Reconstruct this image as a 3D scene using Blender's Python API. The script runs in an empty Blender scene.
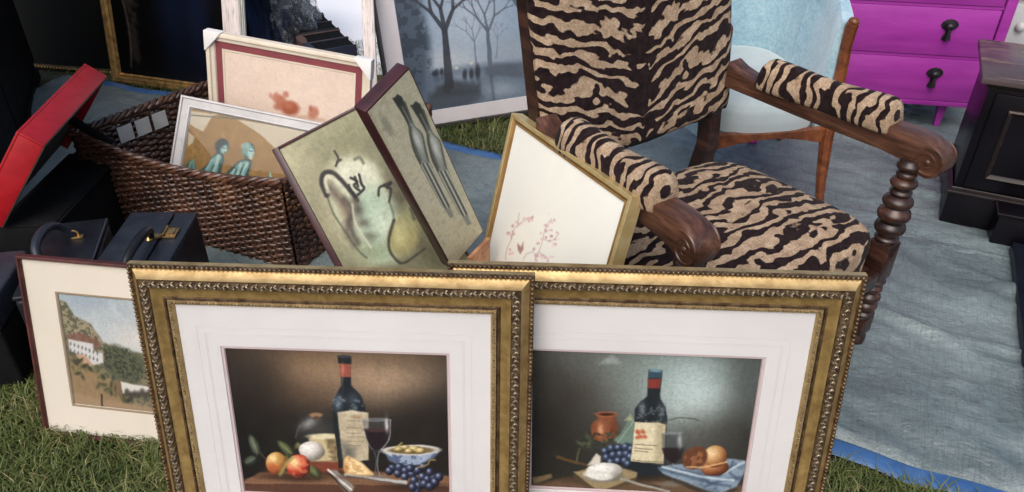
import bpy, bmesh, math, random
import numpy as np
from mathutils import Vector, Matrix
random.seed(7)
rng = np.random.default_rng(7)
R = math.radians
scene = bpy.context.scene
col = scene.collection

# ------------------------------------------------------------------ camera, light, world
cam_d = bpy.data.cameras.new('camera'); cam = bpy.data.objects.new('camera', cam_d); col.objects.link(cam)
cam.location = (0, 0, 1.5); cam.rotation_euler = (R(90 - 33.8), 0, 0)
cam_d.sensor_width = 36; cam_d.lens = 780 / 1024 * 36; cam_d.clip_start = .02; cam_d.clip_end = 400
scene.camera = cam
SUN_EL, SUN_AZ = R(50), R(198)          # azimuth clockwise from +Y (behind the camera, to the right)
w = bpy.data.worlds.new('World'); scene.world = w; w.use_nodes = True
wn = w.node_tree; bg = wn.nodes['Background']
sky = wn.nodes.new('ShaderNodeTexSky'); sky.sky_type = 'NISHITA'; sky.sun_disc = False
sky.sun_elevation = SUN_EL; sky.sun_rotation = SUN_AZ; sky.dust_density = 4.0; sky.air_density = 1.0; sky.ozone_density = 1.0
wn.links.new(sky.outputs[0], bg.inputs[0]); bg.inputs[1].default_value = .12
sl = bpy.data.lights.new('sun', 'SUN'); sl.energy = 1.5; sl.angle = R(55); sl.color = (1, .965, .92)
so = bpy.data.objects.new('sun', sl); col.objects.link(so)
sd = Vector((math.sin(SUN_AZ) * math.cos(SUN_EL), math.cos(SUN_AZ) * math.cos(SUN_EL), math.sin(SUN_EL)))
so.rotation_euler = sd.to_track_quat('Z', 'Y').to_euler()
scene.view_settings.view_transform = 'Standard'; scene.view_settings.look = 'None'
scene.view_settings.gamma = 1; scene.view_settings.use_curve_mapping = False
scene.view_settings.exposure = 0.55

# ------------------------------------------------------------------ node helpers
class NT:
    def __init__(s, name):
        s.m = bpy.data.materials.new(name); s.m.use_nodes = True; s.t = s.m.node_tree
        s.b = s.t.nodes['Principled BSDF']; s.co = s.t.nodes.new('ShaderNodeTexCoord')
    def n(s, typ, **kw):
        x = s.t.nodes.new('ShaderNode' + typ)
        for k, v in kw.items(): setattr(x, k, v)
        return x
    def put(s, sock, v):
        if hasattr(v, 'links'): s.t.links.new(v, sock)
        else: sock.default_value = v
    def math(s, op, a, b=0.0, c=None):
        x = s.n('Math', operation=op); s.put(x.inputs[0], a); s.put(x.inputs[1], b)
        if c is not None: s.put(x.inputs[2], c)
        return x.outputs[0]
    def vec(s, scale=(1, 1, 1), rot=(0, 0, 0), kind='Object'):
        x = s.n('Mapping'); s.t.links.new(s.co.outputs[kind], x.inputs[0])
        x.inputs['Scale'].default_value = scale; x.inputs['Rotation'].default_value = rot
        return x.outputs[0]
    def noise(s, v, scale, detail=4, rough=.55, dist=0.0):
        x = s.n('TexNoise'); s.t.links.new(v, x.inputs['Vector']); x.inputs['Scale'].default_value = scale
        x.inputs['Detail'].default_value = detail; x.inputs['Roughness'].default_value = rough; x.inputs['Distortion'].default_value = dist
        return x.outputs['Fac']
    def ramp(s, f, stops):
        x = s.n('ValToRGB'); s.t.links.new(f, x.inputs[0]); e = x.color_ramp.elements
        while len(e) < len(stops): e.new(.5)
        for i, (p, c) in enumerate(stops):
            e[i].position = p; e[i].color = (c[0], c[1], c[2], 1) if hasattr(c, '__len__') else (c, c, c, 1)
        return x.outputs[0]
    def bump(s, h, strength=.3, dist=.002, prev=None):
        x = s.n('Bump'); s.t.links.new(h, x.inputs['Height']); x.inputs['Strength'].default_value = strength; x.inputs['Distance'].default_value = dist
        if prev is not None: s.t.links.new(prev, x.inputs['Normal'])
        return x.outputs[0]
    def out(s, color=None, rough=.6, metal=0.0, normal=None, spec=None, sheen=None):
        if color is not None: s.put(s.b.inputs['Base Color'], color)
        s.put(s.b.inputs['Roughness'], rough); s.put(s.b.inputs['Metallic'], metal)
        if normal is not None: s.put(s.b.inputs['Normal'], normal)
        if spec is not None: s.put(s.b.inputs['Specular IOR Level'], spec)
        if sheen is not None: s.put(s.b.inputs['Sheen Weight'], sheen)
        return s.m

def lin(c):
    c = np.asarray(c, float) / 255.0
    return np.where(c <= .04045, c / 12.92, ((c + .055) / 1.055) ** 2.4)

def pm(name, c1, c2, scale=8, rough=.6, metal=0.0, bump=.25, bscale=None, stretch=(1, 1, 1), lo=.35, hi=.65, spec=None, bdist=.002, sheen=None, rvar=.1):
    t = NT(name); v = t.vec(stretch); f = t.noise(v, scale, 6, .6, .4)
    c = t.ramp(f, [(lo, c1), (hi, c2)])
    b = t.bump(t.noise(v, bscale or scale * 5, 4), bump, bdist)
    rr = t.math('MULTIPLY_ADD', t.noise(v, scale * 2.3, 3), rvar * 2, rough - rvar)
    return t.out(c, rr, metal, b, spec, sheen)

# ------------------------------------------------------------------ mesh helpers
class M:
    def __init__(s): s.v = []; s.f = []
    def add(s, v, f):
        o = len(s.v); s.v += [tuple(map(float, p)) for p in v]; s.f += [tuple(i + o for i in q) for q in f]
    def box(s, c, d, bev=0.0, rot=None, seg=2):
        bm = bmesh.new(); bmesh.ops.create_cube(bm, size=1)
        bmesh.ops.scale(bm, vec=d, verts=bm.verts)
        if bev > 0: bmesh.ops.bevel(bm, geom=list(bm.edges), offset=bev, segments=seg, affect='EDGES', profile=.5)
        s.bm(bm, Matrix.Translation(c) @ (rot.to_4x4() if rot else Matrix()))
    def bm(s, bm, mw=None):
        bm.verts.ensure_lookup_table(); bm.verts.index_update()
        s.add([(mw @ v.co) if mw else v.co for v in bm.verts], [[v.index for v in f.verts] for f in bm.faces]); bm.free()
    def tube(s, path, rad, n=8, flat=1.0, cap=True, upv=None):
        P = [Vector(p) for p in path]; k = len(P); rad = rad if hasattr(rad, '__len__') else [rad] * k
        T = [(P[min(i + 1, k - 1)] - P[max(i - 1, 0)]).normalized() for i in range(k)]
        u = Vector(upv) if upv is not None else (Vector((0, 0, 1)) if abs(T[0].z) < .9 else Vector((1, 0, 0)))
        V = []
        for i in range(k):
            a = (u - T[i] * u.dot(T[i])).normalized(); u = a; b = T[i].cross(a)
            V += [P[i] + (a * math.cos(q) + b * math.sin(q) * flat) * rad[i] for q in [2 * math.pi * j / n for j in range(n)]]
        Fc = [(i * n + j, i * n + (j + 1) % n, (i + 1) * n + (j + 1) % n, (i + 1) * n + j) for i in range(k - 1) for j in range(n)]
        if cap: Fc += [tuple(range(n))[::-1], tuple(range((k - 1) * n, k * n))]
        s.add(V, Fc)
    def lathe(s, prof, n=20, loc=(0, 0, 0), axis=None):
        V = []; 
        for r, z in prof: V += [(r * math.cos(2 * math.pi * j / n), r * math.sin(2 * math.pi * j / n), z) for j in range(n)]
        k = len(prof)
        Fc = [(i * n + j, i * n + (j + 1) % n, (i + 1) * n + (j + 1) % n, (i + 1) * n + j) for i in range(k - 1) for j in range(n)]
        Fc += [tuple(range(n))[::-1], tuple(range((k - 1) * n, k * n))]
        mw = Matrix.Translation(loc) @ (axis.to_4x4() if axis else Matrix())
        s.add([mw @ Vector(p) for p in V], Fc)
    def prism(s, poly, depth, mw, bev=0.0):
        """polygon in local XY, extruded along local Z, centred; mw places it"""
        bm = bmesh.new(); vs = [bm.verts.new((x, y, -depth / 2)) for x, y in poly]
        f = bm.faces.new(vs); r = bmesh.ops.extrude_face_region(bm, geom=[f])
        bmesh.ops.translate(bm, vec=(0, 0, depth), verts=[e for e in r['geom'] if isinstance(e, bmesh.types.BMVert)])
        bmesh.ops.recalc_face_normals(bm, faces=bm.faces)
        if bev > 0:
            ed = [e for e in bm.edges if abs(e.verts[0].co.z - e.verts[1].co.z) < 1e-6]
            bmesh.ops.bevel(bm, geom=ed, offset=bev, segments=2, affect='EDGES', profile=.5)
        s.bm(bm, mw)
    def ball(s, c, r, n=7, k=5, rot=None):
        c = Vector(c); r = Vector(r if hasattr(r, '__len__') else (r, r, r)); V = []
        for i in range(1, k):
            a = math.pi * i / k
            V += [Vector((math.sin(a) * math.cos(2 * math.pi * j / n), math.sin(a) * math.sin(2 * math.pi * j / n), math.cos(a))) for j in range(n)]
        V += [Vector((0, 0, 1)), Vector((0, 0, -1))]; t = len(V) - 2
        Fc = [(i * n + j, (i + 1) * n + j, (i + 1) * n + (j + 1) % n, i * n + (j + 1) % n) for i in range(k - 2) for j in range(n)]
        Fc += [(t, j, (j + 1) % n) for j in range(n)] + [(t + 1, (k - 2) * n + (j + 1) % n, (k - 2) * n + j) for j in range(n)]
        V = [Vector((p.x * r.x, p.y * r.y, p.z * r.z)) for p in V]
        if rot: V = [rot @ p for p in V]
        s.add([c + p for p in V], Fc)
    def grid(s, fn, nu, nv, wrap=False):
        V = [fn(i / nu, j / nv) for j in range(nv + 1) for i in range(nu + (0 if wrap else 1))]
        k = nu if wrap else nu + 1
        Fc = [(j * k + i, j * k + (i + 1) % k, (j + 1) * k + (i + 1) % k, (j + 1) * k + i) for j in range(nv) for i in range(nu)]
        s.add(V, Fc)
    def build(s, name, mat, parent=None, smooth=40):
        me = bpy.data.meshes.new(name); me.from_pydata(s.v, [], s.f); me.update()
        if mat: me.materials.append(mat)
        if smooth:
            me.polygons.foreach_set('use_smooth', [True] * len(me.polygons)); me.set_sharp_from_angle(angle=R(smooth))
        o = bpy.data.objects.new(name, me); col.objects.link(o)
        if parent is not None: o.parent = parent
        return o

def tag(o, label=None, cat=None, group=None, kind=None):
    if label: o['label'] = label
    if cat: o['category'] = cat
    if group: o['group'] = group
    if kind: o['kind'] = kind
    return o
def thing(name, label, cat, mw=None, loc=(0, 0, 0), rz=0.0, group=None):
    o = bpy.data.objects.new(name, None); col.objects.link(o); o.empty_display_size = .05
    if mw is not None: o.matrix_world = mw
    else: o.location = loc; o.rotation_euler = (0, 0, rz)
    return tag(o, label, cat, group)

# ------------------------------------------------------------------ painter: artwork as vertex colours on a fine flat grid
def rnd_noise(h, w, cells, seed):
    g = np.random.default_rng(seed); out = np.zeros((h, w)); amp = 1; tot = 0; c = cells
    for o in range(4):
        gh, gw = max(2, int(c * h / w) + 2), int(c) + 2
        a = g.random((gh, gw)); y = np.linspace(0, gh - 1.001, h); x = np.linspace(0, gw - 1.001, w)
        yi = y.astype(int); xi = x.astype(int); fy = (y - yi)[:, None]; fx = (x - xi)[None]
        fy = fy * fy * (3 - 2 * fy); fx = fx * fx * (3 - 2 * fx)
        v = (a[yi][:, xi] * (1 - fy) * (1 - fx) + a[yi + 1][:, xi] * fy * (1 - fx) + a[yi][:, xi + 1] * (1 - fy) * fx + a[yi + 1][:, xi + 1] * fy * fx)
        out += v * amp; tot += amp; amp *= .55; c *= 2.1
    return out / tot
class Art:
    """quad = the four corners (top left, top right, bottom right, bottom left) of the sheet in the units the motif is drawn in, mostly pixels of enlarged image crops"""
    def __init__(s, w, h, quad, nx, bg, seed=1, warp=None):
        s.w, s.h, s.nx, s.ny, s.seed = w, h, nx, max(4, int(nx * h / w)), seed
        A = []; B = []
        for (u, v), (x, y) in zip([(0, 0), (1, 0), (1, 1), (0, 1)], quad):
            A += [[u, v, 1, 0, 0, 0, -u * x, -v * x], [0, 0, 0, u, v, 1, -u * y, -v * y]]; B += [x, y]
        q = np.linalg.solve(np.array(A, float), np.array(B, float))  # homography for the sheet; most corners and motif points taken from image pixels
        U, V = np.meshgrid(np.linspace(0, 1, s.nx + 1), np.linspace(0, 1, s.ny + 1)); s.U, s.V = U, V
        d = q[6] * U + q[7] * V + 1; s.X = (q[0] * U + q[1] * V + q[2]) / d; s.Y = (q[3] * U + q[4] * V + q[5]) / d
        s.C = np.zeros(U.shape + (3,)); s.C[:] = bg; s.k = 1
        ww = abs(quad[1][0] - quad[0][0]) * (.0036 if warp is None else warp)   # hand-drawn wobble of every outline
        s.X = s.X + ww * 2 * (s.nz(14, 801) - .5) + ww * .6 * (s.nz(60, 802) - .5); s.Y = s.Y + ww * 2 * (s.nz(14, 803) - .5) + ww * .6 * (s.nz(60, 804) - .5)
    def nz(s, cells, seed=None):
        s.k += 1; return rnd_noise(s.ny + 1, s.nx + 1, cells, s.seed * 97 + (seed if seed is not None else s.k))
    def mix(s, m, c):
        m = np.clip(m, 0, 1)[..., None]; s.C = s.C * (1 - m) + np.asarray(c, float) * m
    def ss(s, d, soft): return np.clip(.5 - d / (2 * soft), 0, 1)
    def edist(s, cx, cy, rx, ry, rot=0):
        c, n = math.cos(rot), math.sin(rot); dx, dy = s.X - cx, s.Y - cy
        return np.hypot((dx * c + dy * n) / rx, (-dx * n + dy * c) / ry)
    def ell(s, cx, cy, rx, ry, c, rot=0, soft=1.5, a=1.0):
        s.mix(a * s.ss((s.edist(cx, cy, rx, ry, rot) - 1) * min(rx, ry), soft), c)
    def glow(s, cx, cy, rx, ry, c, a=1.0, rot=0, p=2.0): s.mix(a * np.exp(-s.edist(cx, cy, rx, ry, rot) ** p), c)
    def sphere(s, cx, cy, rx, ry, dark, mid, lite, rot=0, hx=-.35, hy=-.35, soft=1.5):
        e = s.edist(cx, cy, rx, ry, rot); m = s.ss((e - 1) * min(rx, ry), soft)
        d = np.hypot((s.X - cx) / rx - hx, (s.Y - cy) / ry - hy); t = np.clip(1.15 - d * .85, 0, 1)[..., None]
        c = np.where(t < .5, np.asarray(dark) * (1 - 2 * t) + np.asarray(mid) * 2 * t, np.asarray(mid) * (2 - 2 * t) + np.asarray(lite) * (2 * t - 1))
        s.C = s.C * (1 - m[..., None]) + c * m[..., None]
    def sdf(s, pts):
        p = np.asarray(pts, float); ins = np.zeros(s.X.shape, bool); d = np.full(s.X.shape, 1e9)
        for i in range(len(p)):
            (ax, ay), (bx, by) = p[i], p[(i + 1) % len(p)]; ex, ey = bx - ax, by - ay
            t = np.clip(((s.X - ax) * ex + (s.Y - ay) * ey) / (ex * ex + ey * ey + 1e-9), 0, 1)
            d = np.minimum(d, np.hypot(s.X - ax - t * ex, s.Y - ay - t * ey))
            cr = (ay > s.Y) != (by > s.Y)
            ins ^= cr & (s.X < (bx - ax) * (s.Y - ay) / (by - ay + 1e-12) + ax)
        return np.where(ins, -d, d)
    def poly(s, pts, c, soft=1.5, a=1.0): s.mix(a * s.ss(s.sdf(pts), soft), c)
    def line(s, pts, w, c, soft=1.0, a=1.0, w2=None):
        if len(pts) > 2:                                             # smooth stroke through the points
            q = [pts[0]] + list(pts) + [pts[-1]]; out = []
            for i in range(1, len(q) - 2):
                for t in (0, .25, .5, .75):
                    out.append(tuple(.5 * (2 * q[i][k] + (q[i + 1][k] - q[i - 1][k]) * t + (2 * q[i - 1][k] - 5 * q[i][k] + 4 * q[i + 1][k] - q[i + 2][k]) * t * t + (3 * q[i][k] - q[i - 1][k] - 3 * q[i + 1][k] + q[i + 2][k]) * t ** 3) for k in (0, 1)))
            pts = out + [pts[-1]]
        d = np.full(s.X.shape, 1e9); n = len(pts) - 1
        for i in range(n):
            (ax, ay), (bx, by) = pts[i], pts[i + 1]; ex, ey = bx - ax, by - ay
            t = np.clip(((s.X - ax) * ex + (s.Y - ay) * ey) / (ex * ex + ey * ey + 1e-9), 0, 1)
            ww = w if w2 is None else w + (w2 - w) * (i + t) / n
            d = np.minimum(d, np.hypot(s.X - ax - t * ex, s.Y - ay - t * ey) - ww)
        s.mix(a * s.ss(d, soft), c)
    def brush(s, amp=.12, sat=.85, n=1):
        """visible brush work: short streaks along and across, and a thin blur that melts edges"""
        for _ in range(n): s.C[1:-1, 1:-1] = .4 * s.C[1:-1, 1:-1] + .15 * (s.C[:-2, 1:-1] + s.C[2:, 1:-1] + s.C[1:-1, :-2] + s.C[1:-1, 2:])
        h, w = s.C.shape[:2]; a_ = np.repeat(rnd_noise(h, w // 7 + 2, 60, s.seed + 51), 7, 1)[:, :w]; b_ = np.repeat(rnd_noise(h // 5 + 2, w, 90, s.seed + 52), 5, 0)[:h]
        m_ = np.clip((rnd_noise(h, w, 9, s.seed + 53) - .4) * 5, 0, 1); t_ = m_ * a_ + (1 - m_) * b_ - .5
        g_ = s.C.mean(-1, keepdims=True); s.C = (g_ + (s.C - g_) * sat) * (1 + amp * 2 * t_[..., None]) + 5 * t_[..., None] * (g_ / 90)
    def grain(s, amp, cells=60): s.C = s.C * (1 + amp * (s.nz(cells) - .5)[..., None] * 2)
    def build(s, name, parent, loc=(0, 0, 0), rough=.55, gain=1.0, wave=0.0):
        """lies in the parent's XY plane, lower left corner at loc"""
        n, k = s.nx + 1, s.ny + 1
        co = np.stack([loc[0] + s.U * s.w, loc[1] + (1 - s.V) * s.h, np.full(s.U.shape, loc[2]) + wave * (rnd_noise(k, n, 3, 5) - .5)], -1).reshape(-1, 3)
        i = np.arange(s.ny)[:, None] * n + np.arange(s.nx)[None]
        fc = np.stack([i, i + n, i + n + 1, i + 1], -1).reshape(-1, 4)
        me = bpy.data.meshes.new(name); me.vertices.add(len(co)); me.vertices.foreach_set('co', co.ravel())
        me.loops.add(fc.size); me.loops.foreach_set('vertex_index', fc.ravel()); me.polygons.add(len(fc))
        me.polygons.foreach_set('loop_start', np.arange(0, fc.size, 4)); me.update(calc_edges=True)
        at = me.color_attributes.new('ink', 'FLOAT_COLOR', 'POINT')
        L = np.clip(lin(np.clip(s.C, 0, 255)) * gain, 0, .85)
        at.data.foreach_set('color', np.concatenate([L, np.ones(L.shape[:2] + (1,))], -1).astype(np.float32).ravel())
        t = NT(name + '_ink'); a = t.n('Attribute', attribute_name='ink')
        me.materials.append(t.out(a.outputs['Color'], rough, 0, t.bump(t.noise(t.vec(), 900, 2), .06, .0005), .3))
        o = bpy.data.objects.new(name, me); col.objects.link(o); o.parent = parent
        return o

# ------------------------------------------------------------------ pictures
def axes(yaw, lean, roll):
    U = Vector((math.cos(yaw), math.sin(yaw), 0)); N0 = Vector((math.sin(yaw), -math.cos(yaw), 0)); Z = Vector((0, 0, 1))
    V = math.cos(lean) * Z - math.sin(lean) * N0; N = math.cos(lean) * N0 + math.sin(lean) * Z
    c, s = math.cos(roll), math.sin(roll)
    return c * U + s * V, -s * U + c * V, N
def pic_mw(P, h=None):
    """matrix of a leaning sheet: origin at its lower left corner, x right, y up the sheet, z out of its face"""
    x, y, z, ya, le, ro, w_, h0 = P; h = h or h0
    U, V, N = axes(ya, le, ro); o = Vector((x, y, z)) - U * w_ / 2 + V * (h0 / 2 - h)
    return Matrix(((U.x, V.x, N.x, o.x), (U.y, V.y, N.y, o.y), (U.z, V.z, N.z, o.z), (0, 0, 0, 1)))
def ring(m, prof, w_, h):
    """moulding profile [(inset, height)] carried round a rectangle with mitred corners"""
    V = []
    for d, n in prof: V += [(d, d, n), (w_ - d, d, n), (w_ - d, h - d, n), (d, h - d, n)]
    k = len(prof)
    m.add(V, [(i * 4 + j, i * 4 + (j + 1) % 4, ((i + 1) % k) * 4 + (j + 1) % 4, ((i + 1) % k) * 4 + j) for i in range(k) for j in range(4)])
def flatring(m, w_, h, x0, y0, x1, y1, z, th=.003):
    """window mount: sheet w x h from (x0.. ) with an opening, bevelled inner edge"""
    a = [(0, 0), (w_, 0), (w_, h), (0, h)]; b = [(x0, y0), (x1, y0), (x1, y1), (x0, y1)]; e = .0016
    c = [(x0 + e, y0 + e), (x1 - e, y0 + e), (x1 - e, y1 - e), (x0 + e, y1 - e)]
    V = [(p[0], p[1], z) for p in a] + [(p[0], p[1], z) for p in b] + [(p[0], p[1], z - th) for p in c] + [(p[0], p[1], z - th) for p in a]
    F_ = []
    for j in range(4):
        k = (j + 1) % 4; F_ += [(j, k, 4 + k, 4 + j), (4 + j, 4 + k, 8 + k, 8 + j), (8 + j, 8 + k, 12 + k, 12 + j), (12 + j, 12 + k, k, j)]
    m.add(V, F_)
def rect_walk(w_, h, d, step):
    """evenly spaced points along a rectangle inset by d -> (x, y, angle)"""
    out = []
    for (ax, ay), (bx, by) in [((d, d), (w_ - d, d)), ((w_ - d, d), (w_ - d, h - d)), ((w_ - d, h - d), (d, h - d)), ((d, h - d), (d, d))]:
        L = math.hypot(bx - ax, by - ay); n = max(1, int(L / step)); an = math.atan2(by - ay, bx - ax)
        out += [(ax + (bx - ax) * (i + .5) / n, ay + (by - ay) * (i + .5) / n, an, i) for i in range(n)]
    return out

def glass_mat():
    t = NT('picture_glass'); nt = t.t
    tr = t.n('BsdfTransparent'); gl = t.n('BsdfGlossy'); gl.inputs['Roughness'].default_value = .03
    fr = t.n('Fresnel'); fr.inputs['IOR'].default_value = 1.28; mx = t.n('MixShader')
    ge = t.n('NewGeometry'); nt.links.new(t.math('MULTIPLY', fr.outputs[0], t.math('SUBTRACT', 1.0, ge.outputs['Backfacing'])), mx.inputs[0]); nt.links.new(tr.outputs[0], mx.inputs[1]); nt.links.new(gl.outputs[0], mx.inputs[2])
    nt.links.new(mx.outputs[0], nt.nodes['Material Output'].inputs[0]); nt.nodes.remove(t.b)
    return t.m
GLASS = glass_mat()
def pane(parent, x0, y0, x1, y1, z, name='glass'):
    m = M(); m.box(((x0 + x1) / 2, (y0 + y1) / 2, z), (x1 - x0, y1 - y0, .002)); return m.build(name, GLASS, parent, 0)

MT = {}
MT['gold_bright'] = pm('gilded_wood', (.60, .43, .20), (.36, .235, .095), 24, .40, .7, .25, 120, bdist=.001)
MT['gold_dark'] = pm('antique_gold_wood', (.31, .205, .072), (.18, .112, .036), 40, .5, .4, .35, 220, bdist=.001)
MT['silver_gold'] = pm('worn_silver_gilt', (.20, .135, .075), (.06, .036, .02), 60, .4, .7, .3, 300, bdist=.001)
MT['mount'] = pm('white_mount_card', (.560, .545, .54), (.505, .492, .488), 3, .8, 0, .1, 400, bdist=.0005)
MT['mount_line'] = pm('grey_mount_line', (.55, .53, .53), (.49, .47, .47), 5, .8, 0, .1, 400)
MT['mauve'] = pm('mauve_mount_card', (.46, .36, .36), (.42, .33, .33), 5, .8, 0, .1, 400)

def gold_picture(label, P, art, gy):
    W, H = P[6], P[7]; o = thing('gold_framed_picture', label, 'framed picture', pic_mw(P) @ Matrix.Translation((0, 0, .016)), group='large gold framed still life prints')
    m = M(); ring(m, [(0, -.034), (0, -.020), (.002, -.017), (.008, -.017), (.0095, -.0185), (.0115, -.0165), (.0185, -.0095), (.0235, -.0015), (.026, -.0035), (.0415, -.0035), (.043, -.006), (.052, -.0105), (.062, -.0125), (.064, -.0095), (.067, -.0095), (.0685, -.0125), (.0705, -.0105), (.0785, -.0125), (.081, -.0165), (.082, -.034)], W, H)
    # the four toned bands of the moulding
    fr = m.build('frame', MT['gold_dark'], o, 25)
    fr.data.materials.append(MT['gold_bright']); fr.data.materials.append(MT['silver_gold'])
    mi = []
    for p in fr.data.polygons:
        i = p.index // 4; mi.append(1 if i in (0, 4, 5, 6, 16, 17) else 2 if i in (1, 2, 3, 7, 8, 9, 12, 13, 14, 15) else 0)
    fr.data.polygons.foreach_set('material_index', mi)
    b = M()
    for x, y, a, i in rect_walk(W, H, .0040, .0090): b.ball((x, y, -.0165), (.0040, .0040, .0042), 7, 5)
    b.build('beading', MT['silver_gold'], o)
    l = M()
    for x, y, a, i in rect_walk(W, H, .0335, .0088):
        s = 1 if i % 2 else -1; q = Matrix.Rotation(a + s * .75, 3, 'Z')
        l.ball((x, y, -.0022), (.0066, .0024, .0046), 7, 4, q)
        l.ball((x - math.sin(a) * .0045 * s, y + math.cos(a) * .0045 * s, -.0022), (.0034, .0026, .0036), 6, 4, Matrix.Rotation(a - s * .6, 3, 'Z'))
    l.build('leaf_band', MT['silver_gilt_hi'], o)
    l = M()
    for x, y, a, i in rect_walk(W, H, .0745, .0066):
        l.ball((x, y, -.0110), (.0036, .0018, .0022), 6, 4, Matrix.Rotation(a + (.7 if i % 2 else -.7), 3, 'Z'))
    l.build('inner_band', MT['silver_gilt_hi'], o)
    x0, y0, x1, y1 = .162, .150, W - .165, gy + .001
    m = M(); flatring(m, W - .15, H - .15, x0 - .075 - .0055, y0 - .075 - .0055, x1 - .075 + .0055, y1 - .075 + .0055, 0)
    mt = m.build('mount', MT['mount'], o, 0); mt.location = (.075, .075, -.0180)
    m = M()
    for e, t in ((.047, .0012), (.033, .0012), (.0300, .0007)):
        ax, ay, bx, by = x0 - e, y0 - min(e, .05), x1 + e, y1 + e
        for c, d in [(((ax + bx) / 2, ay), (bx - ax, t)), (((ax + bx) / 2, by), (bx - ax, t)), ((ax, (ay + by) / 2), (t, by - ay)), ((bx, (ay + by) / 2), (t, by - ay))]:
            m.box((c[0], c[1], -.0180), (d[0], d[1], .0009))
    m.build('mount_line', MT['mount_line'], o, 0)
    m = M(); flatring(m, W - .15, H - .15, x0 - .075, y0 - .075, x1 - .075, y1 - .075, 0)
    mt = m.build('inner_mount', MT['mauve'], o, 0); mt.location = (.075, .075, -.0201)
    m = M(); m.box((W / 2, H / 2, -.0315), (W - .14, H - .14, .004)); m.build('backing_board', MT['board'], o, 0)
    art.w, art.h = x1 - x0 + .006, y1 - y0 + .006
    art.build('print', o, (x0 - .003, y0 - .003, -.0242), .5, 1.0)
    pane(o, .079, .079, W - .079, H - .079, -.0150)
    return o
MT['silver_gilt_hi'] = pm('raised_gilt_ornament', (.46, .38, .27), (.12, .085, .05), 140, .36, .75, .2, 300)
MT['board'] = pm('brown_backing_board', (.25, .17, .10), (.19, .12, .07), 12, .85, 0, .3, 60)

# ---- still life with red apples
a = Art(.431, .346, [(32, 23), (750, 47), (759, 514), (98, 488)], 420, (36, 31, 28), 1)
a.glow(330, 100, 200, 90, (150, 122, 92), .95); a.glow(550, 130, 200, 85, (182, 154, 124), .95); a.glow(430, 40, 330, 60, (120, 96, 72), .7)
a.glow(300, 170, 190, 60, (92, 72, 54), .45); a.glow(90, 330, 120, 190, (18, 17, 16), .8); a.glow(700, 330, 130, 170, (34, 29, 26), .7)
a.glow(150, 140, 90, 90, (44, 35, 30), .5); a.mix((a.nz(9) - .5) * .5, (70, 58, 46))
a.poly([(90, 455), (150, 425), (420, 412), (770, 438), (770, 470), (90, 462)], (128, 92, 66), 4)
a.poly([(80, 458), (770, 462), (780, 600), (80, 600)], (92, 60, 44), 3); a.poly([(80, 488), (780, 490), (780, 600), (80, 600)], (60, 40, 32), 6)
a.line([(90, 458), (770, 466)], 2, (156, 120, 88), 2, .7)
for q in ((205, 436, 44, 8), (280, 446, 50, 8), (365, 424, 70, 9), (450, 420, 60, 8), (600, 412, 70, 10), (640, 470, 80, 12)): a.ell(*q, (40, 26, 20), 0, 8, .75)
# leaf sprays on the left
for x, y, rx, ry, r, c in [(132, 340, 34, 15, 1.2, (96, 106, 88)), (120, 388, 20, 14, -.5, (84, 96, 80)), (232, 350, 32, 15, .75, (104, 112, 72)), (280, 332, 26, 10, -.9, (120, 122, 78)), (318, 418, 36, 17, .9, (98, 108, 66)), (228, 398, 30, 9, 1.9, (118, 116, 64))]:
    a.ell(x, y, rx, ry, tuple(v * .55 for v in c), r, 3); a.ell(x - 3, y - 3, rx * .8, ry * .6, c, r, 4); a.line([(x - math.cos(r) * rx * .8, y - math.sin(r) * rx * .8), (x + math.cos(r) * rx * .8, y + math.sin(r) * rx * .8)], .8, (150, 152, 120), 1, .6)
a.line([(150, 360), (172, 390)], 2, (70, 70, 50))
# smoked cloche with its cork knob, cheese and egg
a.ell(330, 300, 70, 56, (40, 40, 40), 0, 3); a.glow(308, 268, 30, 16, (170, 170, 168), .8, -.5); a.glow(345, 290, 50, 36, (88, 86, 80), .5); a.line([(262, 315), (275, 280), (300, 262)], 2, (110, 108, 102), 2, .6)
a.ell(328, 243, 20, 8, (150, 116, 84), 0, 2); a.ell(330, 254, 12, 7, (92, 72, 56), 0, 2)
a.poly([(305, 318), (330, 306), (385, 304), (412, 318), (412, 385), (390, 396), (310, 392)], (186, 170, 128), 4); a.poly([(355, 318), (412, 316), (412, 386), (385, 394)], (140, 122, 88), 6); a.mix(a.ss(a.sdf([(360, 320), (410, 318), (410, 388), (370, 392)]), 2) * (a.nz(70) > .52) * .45, (90, 74, 50))
a.ell(350, 310, 50, 9, (206, 196, 160), 0, 3); a.poly([(300, 392), (420, 392), (430, 418), (350, 424)], (126, 62, 44), 5)
a.sphere(315, 357, 42, 31, (120, 112, 104), (196, 188, 180), (226, 222, 216), .15)
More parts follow.
